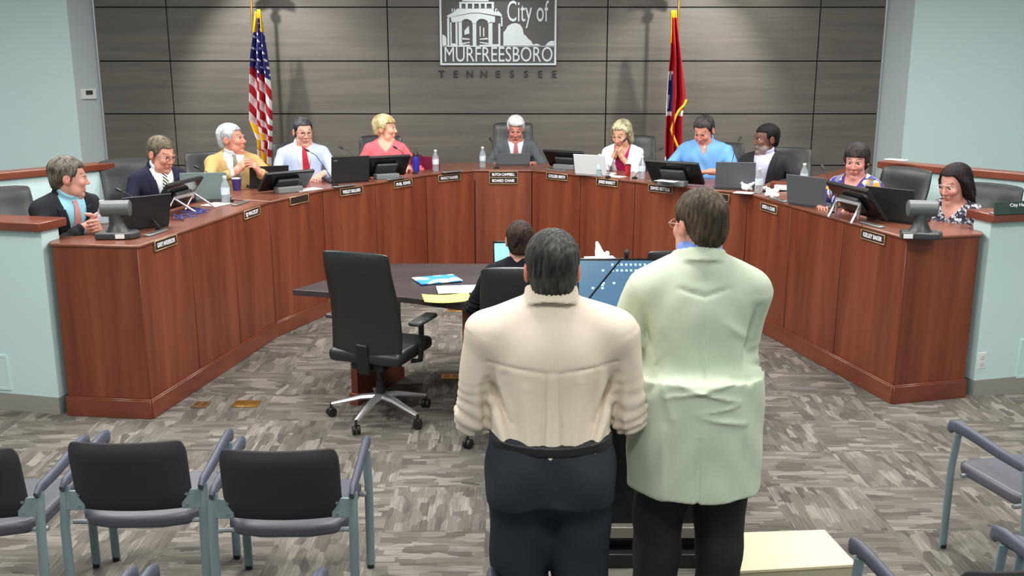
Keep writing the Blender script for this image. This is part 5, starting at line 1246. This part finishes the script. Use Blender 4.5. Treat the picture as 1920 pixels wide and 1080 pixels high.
c2 = [((-.075, 0, 1.385), (0, .1, 1.365), .006, .007), ((0, .1, 1.365), (.075, 0, 1.385), .006, .007), ((0, .12, 1.42), (0, .15, .90), .0035, .005), ((-.08, .14, 1.13), (.12, .14, 1.08), .007, -.008), ((-.10, .14, 1.07), (.08, .15, 1.12), .007, -.008), ((-.12, .13, 1.00), (.02, .15, 1.03), .007, -.008), ((.03, .15, 1.04), (-.10, .14, 1.06), .006, -.006), ((.10, .14, 1.18), (.16, .12, 1.08), .01, .009),
      ((-.17, .06, 1.32), (-.13, .12, 1.12), .012, .012), ((.17, .06, 1.32), (.13, .12, 1.14), .012, .012), ((-.15, .09, 1.22), (-.07, .14, 1.28), .012, -.007), ((.15, .1, 1.2), (.10, .14, 1.02), .01, -.007), ((.02, .14, .96), (.02, .16, .72), .004, .010), ((-.12, .1, .98), (-.10, .12, .78), .012, .006), ((.12, .1, .98), (.12, .12, .78), .012, -.005)]
S1b = dict(S1); S1b.update(hyaw=203, hpitch=8, lean=4)
P('tall brown-haired man in a pale green jacket, standing with his back to us', head=(1311, 418), Y=3.22, scale=1.10, hs=.84, bulk=.90, belly=.2, sh=.158, skin=(200, 148, 130), hair='full', hmat=H_man2, vol=1.03, hh=.003, glasses=mat('thin_glasses', (170, 150, 150), .3), wear='suit', cloth=mint, shirt=cloth_mat('blue_collar', (120, 150, 215)), legs=char, hem=1, h_=0, wr=.0025, neck=.125, neckw=1.0,
  wR=(-.02, -.30, 1.16), wL=(.16, -.34, 1.14), pR=(-.35, .35, -1), pL=(.5, .3, -1), lw=.8, cre=[(a, b, w, h_ * 1.1) for a, b, w, h_ in c2], **S1b)
# ------------------------------------------------------------------ chairs behind the dais
def bchair(px, py, Y, rot, label, s=.95):
    p = at(px, py, Y=Y); d = .29; zt = 1.13 * s + PLAT
    q = at(px, py, z=zt) if Y is None else p
    o = exec_chair((q.x - (-math.sin(R(rot))) * d, q.y - math.cos(R(rot)) * d, PLAT), rot, label); o.scale = (1, 1, max(.84, min(1.06, (q.z - PLAT) / 1.14)))
for a in [(-8, 350, 6.85, 50, 'black leather chair at the left edge behind the man in the black suit'), (232, 296, 8.15, 45, 'black leather chair behind the man in the navy suit'), (392, 284, 9.25, 22, 'black leather chair behind the man in the tan jacket'),
          (553, 266, 9.9, 12, 'black leather chair behind the man in the seersucker suit'), (714, 253, 10.5, 4, 'black leather chair behind the woman in pink'), (962, 229, 11.35, 0, 'black leather chair behind the white-haired man in grey'),
          (1190, 253, 10.6, -8, 'black leather chair behind the blonde woman in the white cardigan'), (1354, 266, 10.05, -14, 'black leather chair behind the man in the light blue shirt'), (1478, 276, 9.5, -20, 'black leather chair behind the man in the black jacket'),
          (1705, 313, 7.6, -58, 'black leather chair beside the right rail, behind the floral top'), (1866, 343, 7.15, -52, 'black leather chair behind the woman with long dark hair')]: bchair(*a)
# ------------------------------------------------------------------ light
def area(loc, size, power, rot=(0, 0, 0), col=(1, .97, .92), sy=None, spread=None):
    d = bpy.data.lights.new('ceiling_lamp', 'AREA'); d.shape = 'RECTANGLE'; d.size = size; d.size_y = sy or size; d.energy = power; d.color = col
    if spread: d.spread = R(spread)
    o = bpy.data.objects.new('ceiling_lamp', d); COL.objects.link(o); o.location = loc; o.rotation_euler = rot
    m = MB(); m.box((0, 0, .02), (size + .04, (sy or size) + .04, .02)); f = m.build('ceiling_light', M_white, None); f.location = loc; f.rotation_euler = rot; f.location.z = loc[2] + .005; tag(f, 'flat white ceiling light panel', 'ceiling light', 'ceiling lights')
    return o
for x in (-3.2, 0, 3.2):
    for y, pw in ((.6, 60), (3.4, 80), (6.2, 90), (8.6, 90)): area((x, y, 3.66), 1.1, pw, sy=.6)
def spot(loc, tgt, power, ang=60, blend=.6, r=.05, col=(1, .97, .9)):
    d = bpy.data.lights.new('downlight', 'SPOT'); d.energy = power; d.spot_size = R(ang); d.spot_blend = blend; d.shadow_soft_size = r; d.color = col
    o = bpy.data.objects.new('downlight', d); COL.objects.link(o); o.location = loc; o.rotation_euler = (Vector(tgt) - Vector(loc)).to_track_quat('-Z', 'Y').to_euler(); return o
spot((-3.3, 10.7, 3.6), (-2.7, 11.9, 1.6), 240, 75, r=.04)
spot((2.5, 10.7, 3.6), (1.9, 11.9, 1.6), 240, 75, r=.04)
for x in (-2.1, -.2, 2.9): spot((x, 11.55, 3.62), (x, 11.9, 1.8), 45, 80, 1)
w = bpy.data.worlds.new('world'); SC.world = w; w.use_nodes = True; w.node_tree.nodes['Background'].inputs[0].default_value = (.75, .85, .9, 1); w.node_tree.nodes['Background'].inputs[1].default_value = .35
for o in list(bpy.data.objects):
    if o.type == 'LIGHT': o.visible_camera = True
SC.view_settings.exposure = 0.0
